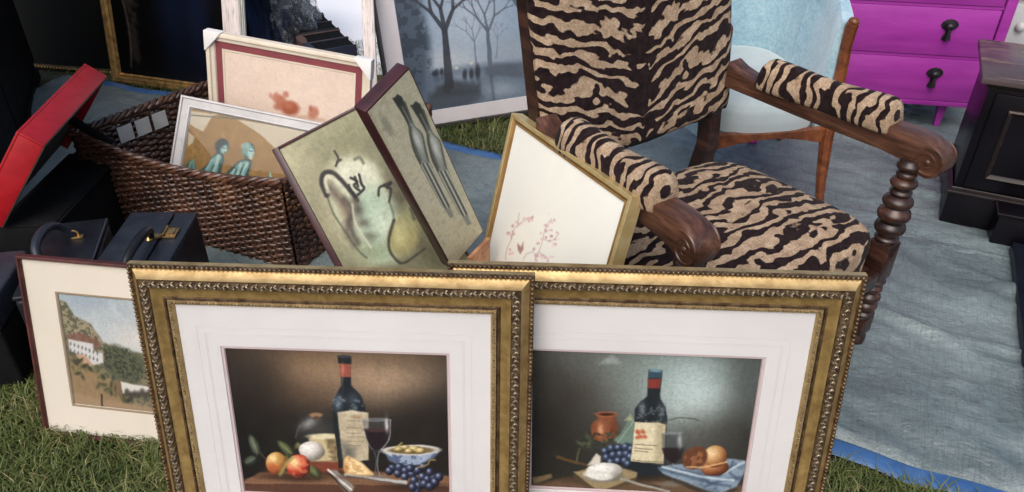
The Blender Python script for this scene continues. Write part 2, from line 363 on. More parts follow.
# bottle
a.poly([(402, 60), (436, 60), (440, 150), (474, 185), (486, 225), (490, 410), (400, 412), (378, 220), (388, 185), (408, 150)], (30, 36, 42), 2)
a.glow(398, 205, 14, 26, (112, 126, 140), .8); a.glow(445, 195, 20, 24, (70, 84, 98), .7); a.glow(412, 130, 3, 30, (90, 100, 110), .7)
a.mix(a.ss(a.sdf([(385, 185), (470, 185), (484, 230), (380, 230)]), 4) * (a.nz(60) > .58) * .6, (120, 132, 140))
a.poly([(397, 56), (439, 56), (440, 80), (398, 80)], (32, 36, 40), 2); a.ell(418, 58, 20, 5, (60, 62, 66), 0, 1.5); a.poly([(402, 82), (437, 82), (439, 122), (404, 122)], (150, 78, 62), 2); a.glow(412, 100, 5, 20, (196, 132, 112), .7)
a.poly([(397, 236), (440, 228), (494, 236), (494, 385), (450, 392), (412, 380)], (196, 184, 156), 3); a.mix(a.ss(a.sdf([(400, 240), (494, 240), (494, 385), (412, 380)]), 3) * a.nz(22) * .55, (134, 118, 92)); a.poly([(410, 330), (450, 350), (450, 392), (412, 380)], (92, 90, 84), 14, .8)
for k, y in enumerate((262, 285, 300, 312, 326, 340)): a.line([(428, y), (486 - 9 * (k % 3), y + 1)], 1.2, (120, 98, 76), 1.5, .6)
a.ell(455, 250, 14, 6, (150, 120, 92), 0, 3, .7); a.poly([(414, 392), (492, 390), (492, 412), (420, 412)], (24, 28, 32), 3)
# apples
a.sphere(202, 395, 33, 35, (110, 58, 26), (190, 132, 66), (226, 200, 140)); a.glow(190, 410, 18, 18, (176, 78, 46), .7); a.glow(214, 380, 10, 14, (170, 150, 70), .6)
a.sphere(272, 407, 39, 38, (96, 22, 18), (190, 66, 46), (238, 196, 140)); a.mix(a.ss((a.edist(272, 407, 37, 36) - 1) * 30, 3) * (a.nz(50) > .55) * .4, (236, 176, 110))
a.line([(214, 432), (235, 395), (250, 380)], 6, (160, 150, 84), 4, .8)
# bread, glass, bowl, grapes, knife
a.poly([(414, 385), (428, 372), (470, 390), (512, 428), (505, 438), (425, 436), (415, 415)], (206, 168, 112), 3); a.mix(a.ss(a.sdf([(418, 385), (430, 376), (470, 394), (500, 428), (425, 432)]), 2) * (a.nz(45) > .5) * .7, (238, 214, 168)); a.glow(424, 410, 9, 20, (176, 116, 60), .7)
a.poly([(472, 258), (566, 258), (560, 320), (542, 352), (520, 362), (500, 350), (484, 318)], (88, 92, 96), 2.5, .42)
a.poly([(482, 290), (560, 290), (557, 318), (540, 348), (520, 357), (502, 345), (488, 318)], (34, 24, 30), 2.5, .95); a.ell(520, 290, 39, 6, (72, 46, 50), 0, 2)
a.line([(472, 258), (485, 318), (508, 352)], 1.3, (190, 196, 198), 1.4, .45); a.line([(566, 258), (560, 318), (536, 353)], 1.5, (214, 218, 220), 1.4, .6); a.ell(519, 258, 47, 6, (150, 156, 158), 0, 1.5, .5); a.glow(553, 275, 6, 22, (228, 230, 230), .8)
a.line([(512, 360), (519, 378), (518, 410), (514, 434)], 2, (104, 112, 120), 2, .7); a.line([(530, 360), (524, 378), (524, 410), (530, 434)], 1.6, (150, 156, 162), 1.6, .75); a.ell(520, 440, 34, 7, (120, 116, 110), 0, 2, .7)
a.poly([(538, 352), (722, 356), (700, 382), (660, 402), (600, 404), (560, 388)], (86, 100, 128), 3); a.mix(a.ss(a.sdf([(545, 360), (715, 362), (660, 400), (590, 400)]), 3) * (a.nz(34) > .52) * .75, (164, 178, 196))
a.ell(630, 355, 93, 17, (204, 202, 196), -.02, 2); a.ell(630, 356, 76, 12, (120, 104, 72), -.02, 2)
for x, y, r_ in [(590, 352, 13), (612, 346, 10), (640, 352, 15), (660, 356, 12), (625, 358, 11)]: a.sphere(x, y, r_ * 1.3, r_ * .75, (92, 76, 40), (170, 148, 92), (220, 202, 150))
a.line([(575, 352), (600, 330)], 2.5, (170, 160, 90), 2)
for k, (x, y) in enumerate([(570, 412), (592, 408), (612, 420), (588, 428), (610, 440), (632, 432), (650, 420), (665, 440), (640, 452), (655, 468), (682, 448), (700, 440), (690, 425), (672, 462), (706, 456), (720, 440), (648, 486), (628, 412), (668, 408), (560, 420), (636, 474), (690, 470)]):
    a.sphere(x, y, 13.5, 13.5, (14, 15, 26), (44, 50, 76), (104, 112, 140)); a.glow(x - 4, y - 5, 2.6, 2.6, (190, 198, 214), .8)
a.line([(650, 410), (680, 402), (690, 388), (706, 386)], 2.5, (150, 128, 78), 2)
a.poly([(362, 415), (392, 418), (450, 472), (440, 490), (420, 486)], (136, 128, 118), 3); a.line([(366, 416), (440, 480)], 2.5, (214, 210, 204), 2); a.line([(372, 430), (428, 487)], 2, (40, 34, 32), 2)
a.line([(420, 432), (520, 446), (612, 458)], 4, (172, 172, 168), 2.5, w2=7); a.line([(425, 436), (610, 464)], 1.5, (70, 60, 54), 2); a.ell(330, 440, 120, 6, (60, 40, 30), 0, 6, .5)
a.C = 255 * (np.clip(a.C, 0, 255) / 255) ** 1.13; a.brush(.045, .86, 1); a.grain(.10, 110)
gold_picture('ornate gold framed still life of wine bottle, two apples, bread and blue bowl', (-0.3433, 1.1022, 0.3344, -0.0419, 0.2053, -0.0052, 0.7626, 0.6713), a, .496)

# ---- still life with round cheese and rolls
a = Art(.431, .337, [(17, 32), (748, 60), (680, 504), (12, 470)], 420, (52, 50, 46), 2)
a.glow(480, 140, 250, 150, (158, 178, 176), .97); a.glow(530, 200, 140, 95, (192, 208, 206), .75); a.glow(300, 110, 170, 130, (122, 132, 126), .7); a.glow(160, 60, 130, 50, (110, 118, 110), .5)
a.glow(150, 200, 120, 110, (70, 62, 54), .7); a.glow(60, 300, 130, 170, (38, 35, 32), .85); a.glow(700, 150, 70, 160, (74, 80, 78), .7); a.glow(680, 320, 120, 90, (52, 50, 46), .8); a.glow(530, 320, 90, 70, (86, 84, 78), .5); a.mix((a.nz(9) - .5) * .5, (92, 96, 90))
a.poly([(232, 84), (250, 66), (276, 54), (296, 76), (300, 84)], (190, 200, 198), 6, .35)
a.poly([(0, 470), (120, 440), (420, 432), (700, 470), (700, 620), (0, 620)], (104, 80, 58), 6); a.poly([(0, 480), (250, 478), (700, 505), (700, 620), (0, 620)], (74, 54, 40), 5)
# jug, vine, grapes
for q in ((245, 446, 90, 10), (385, 440, 70, 10), (590, 440, 80, 12)): a.ell(*q, (34, 26, 20), 0, 10, .75)
a.poly([(222, 240), (284, 240), (280, 256), (288, 275), (284, 312), (262, 330), (222, 328), (202, 308), (208, 272), (226, 256)], (128, 74, 46), 3); a.glow(262, 285, 20, 30, (156, 96, 62), .7); a.ell(253, 241, 34, 8, (170, 104, 66), 0, 2); a.ell(253, 241, 25, 5, (70, 36, 24), 0, 2); a.glow(235, 290, 9, 22, (220, 160, 120), .8); a.glow(275, 290, 16, 34, (90, 44, 28), .6)
for k in range(46):
    x = 165 + 150 * random.random(); y = 300 + 70 * random.random(); r = random.random() * 3.1
    a.ell(x, y, 12, 4, [(44, 50, 40), (66, 72, 54), (84, 90, 66), (52, 46, 38)][k % 4], r, 2, .8)
a.poly([(300, 300), (330, 245), (345, 262), (345, 330), (300, 338), (276, 322)], (108, 130, 116), 4); a.line([(290, 330), (338, 265)], 1.5, (160, 172, 150), 1.5, .7); a.poly([(310, 262), (330, 240), (338, 262)], (150, 156, 120), 4)
a.line([(100, 376), (150, 392), (195, 402)], 5, (96, 72, 40), 2.5, w2=3); a.line([(170, 350), (160, 392)], 3, (80, 86, 60), 2)
for k, (x, y) in enumerate([(250, 360), (270, 350), (292, 348), (314, 345), (332, 352), (255, 380), (276, 372), (298, 370), (318, 368), (268, 394), (290, 390), (312, 390), (330, 378), (322, 400)]): a.sphere(x, y, 14, 14, (14, 17, 28), (44, 54, 78), (96, 110, 136)); a.glow(x - 4, y - 5, 2.8, 2.8, (176, 190, 208), .7)
# bottle with label
a.poly([(386, 104), (428, 104), (422, 190), (440, 222), (444, 250), (440, 436), (332, 438), (344, 225), (362, 200), (382, 185)], (34, 40, 46), 2.5)
a.glow(366, 225, 10, 24, (120, 130, 136), .8); a.glow(425, 235, 12, 30, (80, 92, 100), .7); a.mix(a.ss(a.sdf([(352, 215), (438, 215), (442, 268), (346, 268)]), 4) * (a.nz(60) > .55) * .5, (124, 134, 138))
a.poly([(386, 102), (430, 102), (428, 128), (386, 128)], (52, 78, 92), 2); a.ell(408, 105, 20, 5, (110, 140, 152), 0, 1.5); a.poly([(385, 130), (424, 130), (420, 160), (384, 160)], (132, 54, 46), 2)
a.poly([(342, 266), (420, 268), (440, 275), (432, 398), (330, 390)], (206, 196, 162), 2); a.poly([(410, 268), (440, 275), (432, 398), (402, 396)], (168, 156, 124), 8, .8)
for x, y, r_ in [(352, 298, 9), (368, 296, 8), (360, 312, 8), (374, 312, 7), (350, 316, 6)]: a.ell(x, y, r_, r_ * .8, (176, 84, 58), .4, 3, .9)
for k, y in enumerate((336, 348, 356)): a.line([(342, y), (412 - 14 * k, y + 4)], 1.4, (110, 92, 74), 1.3, .8)
a.line([(336, 386), (430, 394)], 1.2, (128, 110, 84), 1)
# glass
a.poly([(428, 302), (494, 302), (496, 360), (476, 396), (446, 396), (428, 360)], (70, 76, 78), 2.5, .55); a.poly([(428, 348), (496, 348), (488, 378), (462, 400), (438, 380)], (36, 22, 26), 3, .85); a.glow(484, 326, 7, 24, (190, 198, 198), .7); a.ell(461, 302, 33, 5, (140, 148, 150), 0, 1.5, .5); a.line([(462, 398), (460, 458)], 3, (120, 124, 122), 2, .8); a.ell(458, 462, 42, 9, (120, 112, 100), 0, 3, .8)
# cloth and rolls
a.poly([(415, 412), (450, 402), (640, 382), (692, 388), (690, 420), (660, 470), (610, 492), (560, 480), (430, 430)], (128, 146, 162), 3); a.mix(a.ss(a.sdf([(415, 412), (450, 402), (640, 382), (692, 388), (690, 420), (660, 470), (610, 492), (560, 480), (430, 430)]), 3) * np.clip((a.nz(14) - .5) * 4, 0, 1), (84, 100, 120)); a.poly([(430, 432), (560, 482), (612, 494), (660, 472), (664, 480), (612, 506), (556, 494), (428, 440)], (48, 44, 42), 5, .8)
for p in [[(420, 414), (560, 452), (640, 470)], [(600, 440), (660, 400)], [(560, 470), (620, 450), (690, 440)], [(470, 415), (540, 432), (580, 462)], [(650, 392), (640, 425), (670, 450)]]: a.line(p, 4, (70, 86, 106), 4, .75)
for p in [[(430, 408), (560, 440), (650, 450)], [(620, 430), (685, 392)]]: a.line(p, 3, (196, 208, 214), 3, .8)
a.sphere(594, 412, 44, 25, (84, 42, 24), (150, 92, 54), (190, 138, 92), -.1); a.sphere(594, 376, 38, 34, (112, 64, 34), (186, 138, 86), (222, 192, 144), -.3); a.ell(530, 380, 42, 34, (110, 66, 40), -.6, 3); a.ell(528, 382, 32, 25, (142, 92, 60), -.6, 5); a.mix(a.ss((a.edist(528, 382, 36, 28, -.6) - 1) * 25, 3) * (a.nz(40) > .52) * .6, (84, 46, 30)); a.line([(505, 408), (560, 408), (630, 392)], 2.5, (228, 186, 130), 2, .7)
# board, cheese
a.poly([(150, 425), (250, 400), (350, 425), (348, 440), (250, 488), (230, 486)], (150, 132, 96), 3); a.poly([(150, 428), (232, 486), (348, 440), (348, 452), (232, 500), (150, 445)], (86, 70, 48), 3); a.poly([(20, 442), (80, 428), (84, 440), (30, 462)], (124, 104, 72), 3)
a.ell(246, 440, 62, 15, (120, 112, 96), 0, 3); a.sphere(248, 420, 56, 26, (150, 146, 138), (206, 204, 196), (228, 226, 220)); a.ell(228, 436, 44, 17, (212, 210, 202), .1, 3); a.mix(a.ss((a.edist(245, 425, 55, 26) - 1) * 25, 2) * np.clip((a.nz(26) - .5) * 3, 0, 1) * .5, (150, 148, 138)); a.line([(190, 440), (225, 452), (270, 448), (302, 428)], 3, (120, 112, 98), 3, .8); a.poly([(194, 404), (222, 366), (236, 376), (234, 398)], (200, 194, 178), 3)
a.line([(300, 446), (380, 468), (450, 486)], 4, (150, 146, 138), 2.5); a.line([(345, 452), (420, 472)], 1.5, (60, 48, 40), 2)
a.line([(446, 262), (480, 252), (520, 256), (545, 262)], 1.6, (70, 76, 66), 1.5, .9)
a.C = 255 * (np.clip(a.C, 0, 255) / 255) ** 1.13; a.brush(.045, .86, 1); a.grain(.10, 110)
gold_picture('ornate gold framed still life of labelled bottle, round white cheese, jug and bread rolls', (0.2661, 1.1290, 0.3147, -0.0766, 0.1615, 0.0152, 0.7786, 0.6857), a, .497)

# ---- small watercolour in a thin mahogany frame
MT['mahogany'] = pm('dark_red_mahogany', (.095, .03, .025), (.045, .014, .013), 20, .32, 0, .25, 90, (1, 1, 1))
MT['cream_mount'] = pm('cream_mount_card', (.56, .51, .43), (.51, .465, .385), 4, .85, 0, .1, 300)
MT['mount_brown'] = pm('brown_mount_edge', (.25, .19, .12), (.2, .15, .1), 6, .8, 0, .1, 200)
P = (-0.9799, 1.4149, 0.2313, -0.1395, 0.2781, -0.0007, 0.4, 0.481)
a = Art(.226, .299, [(50, 35), (375, 65), (423, 477), (112, 443)], 240, (166, 176, 180), 3)
a.mix((a.nz(7) - .35) * 1.2, (192, 198, 198)); a.glow(330, 210, 90, 60, (206, 200, 190), .8); a.glow(150, 60, 110, 40, (140, 160, 174), .7)
a.poly([(52, 62), (80, 70), (110, 120), (170, 150), (215, 215), (300, 250), (380, 262), (440, 480), (60, 480)], (122, 112, 84), 5)
n1 = a.nz(26)
a.poly([(52, 66), (82, 75), (106, 125), (165, 150), (212, 215), (250, 260), (200, 300), (90, 200)], (150, 136, 104), 6)
a.mix(a.ss(a.sdf([(52, 62), (80, 70), (110, 120), (170, 150), (215, 215), (300, 250), (380, 262), (440, 480), (60, 480)]), 4) * (n1 > .52) * .8, (74, 78, 56))
a.poly([(220, 235), (260, 222), (310, 245), (355, 262), (375, 330), (330, 370), (255, 350), (215, 300)], (84, 88, 62), 8, .9); a.mix(a.ss(a.sdf([(220, 235), (310, 240), (375, 330), (330, 370), (215, 300)]), 6) * (a.nz(40) > .5), (52, 60, 42))
a.poly([(78, 190), (130, 180), (190, 205), (215, 225), (200, 240), (80, 205)], (124, 76, 62), 5, .75)
a.poly([(88, 205), (180, 222), (182, 250), (215, 258), (218, 292), (180, 300), (150, 268), (95, 248)], (198, 196, 192), 3)
for k in range(16): a.ell(98 + (k % 8) * 14, 222 + (k % 8) * 5 + 24 * (k // 8), 3.5, 7, (96, 96, 96), 0, 1.5, .8)
a.poly([(120, 260), (150, 262), (180, 300), (165, 305), (118, 285)], (190, 148, 112), 4); a.poly([(90, 260), (130, 290), (250, 360), (300, 440), (420, 470), (110, 450)], (150, 118, 78), 8, .9)
for k in range(70):
    x = 95 + 220 * random.random(); y = 285 + .55 * (x - 95) + 60 * (random.random() - .4)
    a.ell(x, y, 12, 6, [(60, 62, 40), (92, 92, 54), (132, 116, 70), (40, 44, 32)][k % 4], random.random() * 3, 3, .75)
a.poly([(280, 360), (330, 372), (400, 382), (402, 400), (290, 404)], (206, 200, 190), 3); a.poly([(262, 355), (282, 362), (284, 410), (268, 410)], (130, 96, 64), 4)
for k in range(8): a.ell(305 + 14 * k, 400 + 12 * random.random(), 9, 14, (64, 56, 50), 0, 4, .85)
a.poly([(100, 400), (220, 430), (420, 455), (430, 490), (110, 470)], (160, 130, 96), 8, .8); a.line([(212, 410), (214, 452)], 3, (50, 44, 36), 2)
a.brush(.06, .8, 1); a.grain(.05, 60)
o = thing('watercolour_picture', 'watercolour of white hillside houses in cream mount and thin dark red frame, on the grass', 'framed picture', pic_mw(P))
m = M(); ring(m, [(0, -.018), (0, -.002), (.002, 0), (.006, 0), (.009, -.004), (.010, -.010)], .4, .481); m.build('frame', MT['mahogany'], o)
m = M(); flatring(m, .386, .467, .080, .085, .080 + .226, .085 + .299, 0); b = m.build('mount', MT['cream_mount'], o, 0); b.location = (.007, .007, -.010)
m = M(); flatring(m, .234, .307, .004, .004, .230, .303, 0, .001); b = m.build('mount_edge', MT['mount_brown'], o, 0); b.location = (.083, .088, -.0095)
m = M(); m.box((.2, .24, -.016), (.386, .467, .003)); m.build('backing_board', MT['board'], o, 0)
a.build('print', o, (.087, .092, -.0135), .6, .8); pane(o, .008, .008, .392, .473, -.007)
m = M(); m.tube([(.0 - .004, .34, -.02), (-.010, .25, -.022), (-.006, .17, -.022), (-.001, .12, -.02)], .0016, 6); m.build('hanging_cord', MT['cream_mount'], o)

# ---- kettle board and bottle board: prints on wood with dark red edges
MT['red_edge'] = pm('dark_red_painted_edge', (.060, .016, .018), (.030, .009, .011), 14, .4, 0, .2, 70)
def board_print(name, label, P, h, art, th, lb=.004):
    o = thing(name, label, 'board print', pic_mw(P, h)); W = P[6]
    m = M(); m.box((W / 2, h / 2, -th / 2), (W, h, th), .002); m.build('board', MT['red_edge'], o)
    art.w, art.h = W - .004 - lb, h - .008; art.build('print', o, (lb, .004, .0012), .5, .80)
    if lb > .01:
        m = M(); m.box((lb / 2, h / 2, .002), (lb, h, .008), .002); m.box(((W + lb) / 2, h - .004, .002), (W - lb, .008, .008), .002); m.build('edge_moulding', MT['red_edge'], o)
    return o
a = Art(.342, .647, [(99, 92), (443, -88), (784, 577), (447, 735)], 330, (176, 172, 138), 4)
a.mix((a.nz(5) - .4) * 1.2, (192, 186, 146)); a.mix((a.nz(9) - .5) * 1.4, (140, 146, 112)); a.glow(330, 60, 120, 60, (150, 148, 110), .6, -.4)
K = lambda *p: [(184.6 + x * .688, 123 + y * .688) for x, y in p]
a.glow(500, 260, 46, 150, (78, 74, 56), .95, -.35); a.glow(590, 420, 46, 90, (92, 90, 64), .9, -.5); a.glow(420, 60, 70, 70, (128, 132, 100), .8); a.glow(470, 450, 90, 40, (104, 104, 78), .7); a.glow(150, 150, 60, 90, (206, 200, 160), .6, -.4); a.glow(370, 10, 60, 50, (150, 150, 116), .7)
a.poly(K((100, 165), (120, 90), (170, 45), (240, 0), (320, 20), (350, 90), (390, 170), (415, 280), (400, 380), (420, 470), (300, 480), (220, 400), (140, 270)), (188, 198, 168), 10, .95)
pm_ = a.sdf(K((100, 165), (95, 90), (150, 30), (240, -20), (330, 10), (360, 90), (400, 170), (420, 280), (405, 380), (425, 480), (300, 500), (210, 420), (130, 280))); a.mix(np.clip(pm_ / 40, 0, 1) * .42 * np.exp(-np.clip(pm_, 0, 999) / 120), (98, 92, 66))
a.ell(*K((235, 75))[0], 78, 54, (216, 216, 190), .2, 18, .95); a.ell(*K((330, 280))[0], 72, 110, (168, 194, 168), -.35, 26, .9); a.glow(*K((370, 300))[0], 40, 60, (206, 220, 196), .9, -.3); a.glow(*K((180, 230))[0], 28, 60, (190, 178, 140), .9, -.4); a.glow(*K((300, 420))[0], 60, 36, (146, 160, 124), .8)
a.line(K((112, 130), (165, 190), (198, 255), (190, 330), (225, 395)), 15, (100, 84, 74), 12, .8, w2=9); a.line(K((180, 180), (215, 230), (205, 300), (240, 380)), 7, (66, 58, 54), 8, .75)
a.glow(*K((245, 230))[0], 18, 24, (78, 74, 66), .85); a.glow(*K((268, 290))[0], 20, 16, (96, 92, 80), .8); a.glow(*K((300, 350))[0], 22, 14, (104, 104, 88), .75); a.glow(*K((230, 190))[0], 14, 18, (70, 62, 58), .7)
a.line(K((218, 205), (226, 280), (262, 345), (300, 400)), 3.5, (214, 210, 184), 3, .8); a.line(K((100, 172), (125, 245), (180, 330), (235, 410), (280, 450)), 3, (92, 94, 74), 3, .85)
a.line(K((98, 165), (76, 112), (86, 68), (126, 62), (172, 100), (214, 150), (242, 186)), 9, (46, 42, 42), 3.5, .95, w2=6); a.line(K((104, 150), (92, 110), (100, 82), (126, 84)), 6, (208, 204, 178), 3, .9)
for q in (((212, 84), (242, 100), (226, 120), (252, 140)), ((252, 68), (262, 110), (274, 132), (244, 162)), ((205, 118), (222, 150), (240, 182)), ((232, 80), (246, 122))): a.line(K(*q), 4, (32, 30, 32), 2.5, .95)
a.line(K((214, 118), (226, 138)), 4, (206, 204, 182), 3, .9)
a.line(K((342, 162), (346, 128), (366, 116), (386, 124)), 4, (44, 42, 40), 2.5, .95); a.line(K((402, 102), (388, 122), (402, 134), (392, 190)), 5, (34, 32, 32), 3, .95, w2=3); a.line(K((370, 112), (400, 104)), 4, (30, 30, 30), 3, .9); a.line(K((392, 190), (410, 240), (414, 280)), 3, (78, 80, 64), 4, .8)
a.line([(283, 145), (292, 120), (280, 98)], 3.5, (44, 42, 40), 2, .95); a.line([(288, 132), (300, 124)], 3.5, (44, 42, 40), 2, .95); a.line([(345, 122), (362, 116), (374, 134)], 5, (96, 100, 80), 3, .8)
a.ell(*K((455, 345))[0], 48, 66, (160, 154, 98), .45, 10, .95); a.ell(*K((470, 260))[0], 26, 44, (150, 150, 104), .3, 12, .85); a.glow(*K((440, 340))[0], 24, 36, (206, 198, 138), .85)
a.line(K((412, 275), (388, 350), (388, 410), (420, 456), (452, 470), (502, 440), (556, 400)), 5, (58, 56, 44), 3, .92, w2=3); a.line(K((492, 218), (508, 266)), 4, (62, 64, 50), 4, .85)
a.mix((a.nz(14) - .55) * 1.1, (140, 134, 102)); a.brush(.07, .9, 2); a.grain(.09, 40)
board_print('kettle_print', 'tilted pale green board print of an old kettle and pear with dark red edge', (-0.395, 1.84, 0.432, -0.079, 0.39, 0.492, 0.35, 0.45), .655, a, .02, .020)

# ---- blossom picture first needs its own sheet; the tall bottle board
CUT = (-0.204, 1.6, 0.665, 0.882, -0.051, 0.433, 0.14, 0.46)
a = Art(.132, .592, [(21, 212), (201, 28), (503, 690), (377, 890)], 170, (206, 200, 168), 5)
a.mix((a.nz(4) - .4) * 1.5, (206, 200, 170)); a.glow(330, 420, 40, 260, (160, 170, 142), .5, -.4); a.mix((a.nz(10) - .5) * 1.6, (172, 162, 128))
a.ell(100, 262, 18, 42, (132, 134, 112), -.5, 8, .6)
for ox, oy, sc in ((0, 0, 1.0), (74, 24, 1.02)):
    f = lambda pts: [(x + ox, y + oy) for x, y in pts]
    a.poly(f([(134, 148), (150, 128), (172, 140), (182, 160), (206, 225), (216, 252), (250, 290), (262, 340), (275, 400), (330, 520), (362, 590), (382, 640), (366, 650), (336, 600), (245, 425), (215, 360), (200, 290), (196, 255), (170, 205)]), (138, 144, 134), 3); a.line(f([(134, 148), (170, 205), (196, 255), (200, 290), (215, 360), (245, 425), (336, 600)]), 4, (44, 48, 44), 3, .9); a.line(f([(182, 160), (216, 252), (250, 290), (275, 400), (362, 590)]), 3, (58, 62, 56), 3, .8)
    a.poly(f([(136, 148), (152, 128), (168, 138), (180, 165), (208, 240), (196, 252), (168, 200)]), (44, 52, 46), 3, .95)
    a.line(f([(170, 180), (200, 240)]), 3, (168, 170, 156), 4, .7); a.glow(228 + ox, 310 + oy, 15, 56, (214, 218, 206), .95, -.35); a.line(f([(202, 262), (206, 310), (240, 400)]), 5, (74, 78, 70), 5, .8); a.line(f([(256, 320), (272, 390)]), 4, (88, 92, 84), 4, .7)
    for k in range(5): a.line(f([(244 + k * 8, 420 - k * 3), (340 + k * 7, 610 - k * 4)]), 2.6, (58, 62, 56) if k % 2 else (204, 204, 186), 2, .95)
a.line([(30, 215), (330, 850)], 7, (170, 156, 116), 14, .5); a.brush(.07, .9, 1); a.grain(.08, 40)
board_print('bottle_print', 'tall narrow board print of two grey ribbed bottles, leaning before the kettle board', CUT, .60, a, .036)

# ---- blossom picture
MT['pale_gold'] = pm('pale_gold_leaf', (.72, .58, .30), (.55, .40, .17), 18, .36, .55, .2, 120)
MT['tan_gold'] = pm('brown_gold_leaf', (.42, .26, .10), (.30, .17, .06), 22, .4, .4, .2, 120)
BLO = (0.0876, 1.6326, 0.493, -1.114, 0.266, 0.057, 0.555, 0.35); BH = .45; BW = BLO[6]
o = thing('blossom_picture', 'white picture of pink blossom sprigs in narrow pale gold frame before the armchair', 'framed picture', pic_mw(BLO, BH))
m = M(); ring(m, [(0, -.034), (0, -.001), (.001, 0), (.010, 0), (.012, -.003)], BW, BH); m.build('frame', MT['pale_gold'], o)
m = M(); ring(m, [(.0122, -.02), (.0122, -.002), (.018, -.009), (.019, -.0055), (.0235, -.0055), (.025, -.011), (.025, -.02)], BW, BH); m.build('inner_frame', MT['tan_gold'], o)
BLOSSOM_O = o

# ---- red mount picture with card corner protectors
P = (-0.8476, 2.7248, 0.2759, -0.1600, 0.0850, -0.1220, 0.6282, 0.5200); W, H = P[6], P[7]
MT['cream_wood'] = pm('cream_painted_wood', (.72, .64, .52), (.62, .53, .42), 8, .5, 0, .2, 60)
MT['wine'] = pm('wine_red_mount', (.25, .055, .065), (.19, .04, .05), 6, .8, 0, .1, 200)
MT['card'] = pm('white_packing_card', (.80, .78, .76), (.74, .72, .70), 6, .7, 0, .2, 60)
o = thing('red_mount_picture', 'cream framed print with wide wine red mount and white card corner protectors, in the basket', 'framed picture', pic_mw(P))
m = M(); ring(m, [(0, -.03), (0, -.002), (.003, 0), (.014, .0), (.018, -.006), (.030, -.008), (.034, -.014)], W, H); m.build('frame', MT['cream_wood'], o)
m = M(); flatring(m, W - .06, H - .06, .034, .034, W - .094, H - .094, 0); b = m.build('mount', MT['wine'], o, 0); b.location = (.03, .03, -.013)
m = M(); flatring(m, W - .116, H - .116, .006, .006, W - .122, H - .122, 0, .001); b = m.build('inner_mount', MT['cream_wood'], o, 0); b.location = (.058, .058, -.0125)
a = Art(W - .13, H - .13, [(132, 157), (522, 229), (512, 532), (147, 461)], 220, (220, 200, 184), 7)
a.mix((a.nz(5) - .4) * 1.2, (230, 212, 196)); a.mix((a.nz(40) - .5) * .8, (206, 182, 166))
a.ell(330, 335, 28, 22, (156, 84, 62), .2, 6, .95); a.glow(325, 328, 14, 10, (190, 120, 92), .7); a.ell(300, 310, 20, 15, (172, 106, 84), .5, 5, .9); a.ell(286, 300, 9, 13, (186, 126, 104), .3, 4, .85); a.ell(272, 296, 5, 9, (190, 134, 112), -.3, 3, .8); a.ell(318, 292, 9, 10, (176, 112, 90), 0, 4, .8); a.ell(296, 330, 15, 11, (166, 98, 76), 0, 5, .8)
a.ell(400, 350, 15, 20, (180, 118, 96), .3, 5, .9); a.ell(392, 336, 6, 9, (166, 100, 80), 0, 3, .8); a.line([(230, 360), (360, 362), (430, 372)], 3, (190, 140, 118), 6, .6)
a.grain(.05, 80); a.build('print', o, (.065, .065, -.0145), .6, 1.0); pane(o, .032, .032, W - .032, H - .032, -.0095)
for x, y, sx, sy in ((0, H, 1, -1), (W, H, -1, -1)):
    m = M(); q = .062
    tri = [(x - sx * .003, y - sy * .003), (x + sx * q, y - sy * .003), (x + sx * q * .92, y + sy * .006), (x + sx * .006, y + sy * q * 1.05), (x - sx * .003, y + sy * q * 1.15)]
    m.prism(tri, .040, Matrix.Translation((0, 0, -.0155)), .002); m.build('corner_protector', MT['card'], o)

# ---- grey framed picture with two green figures on ochre
P = (-0.9739, 2.5080, 0.1384, 0.0270, 0.5010, -0.2100, 0.5434, 0.4703); W, H = P[6], .40
MT['grey_wood'] = pm('silver_grey_wood', (.52, .51, .50), (.42, .41, .41), 12, .45, .1, .2, 80)
o = thing('grey_framed_picture', 'silver grey framed picture of two green figures on ochre with torn pale corners', 'framed picture', pic_mw(P, H))
m = M(); ring(m, [(0, -.028), (0, -.002), (.002, 0), (.007, 0), (.010, -.005), (.028, -.009), (.031, -.006), (.036, -.006), (.041, -.012), (.043, -.018)], W, H); m.build('frame', MT['grey_wood'], o, 25)
a = Art(W - .086, .314, [(148, 85), (687, 193), (625, 545), (84, 440)], 260, (150, 112, 52), 8)
a.mix((a.nz(30) - .45) * 2.0, (176, 138, 70)); a.mix((a.nz(60) - .55) * 2, (116, 84, 40))
for p in ([(120, 90), (260, 108), (235, 118), (195, 180), (140, 150)], [(340, 128), (700, 190), (690, 330), (520, 262), (440, 190)], [(130, 180), (158, 200), (150, 225), (128, 240)]): a.poly(p, (202, 190, 166), 3)
a.line([(130, 108), (350, 128)], 2.5, (86, 84, 70), 2)
T_, TD, TL_ = (104, 158, 152), (40, 66, 72), (182, 212, 202)
a.poly([(112, 330), (130, 300), (150, 296), (164, 320), (160, 350), (170, 400), (110, 400)], (66, 96, 82), 5); a.line([(150, 300), (156, 350)], 6, T_, 5, .9); a.line([(140, 305), (132, 345)], 4, TL_, 4, .6)
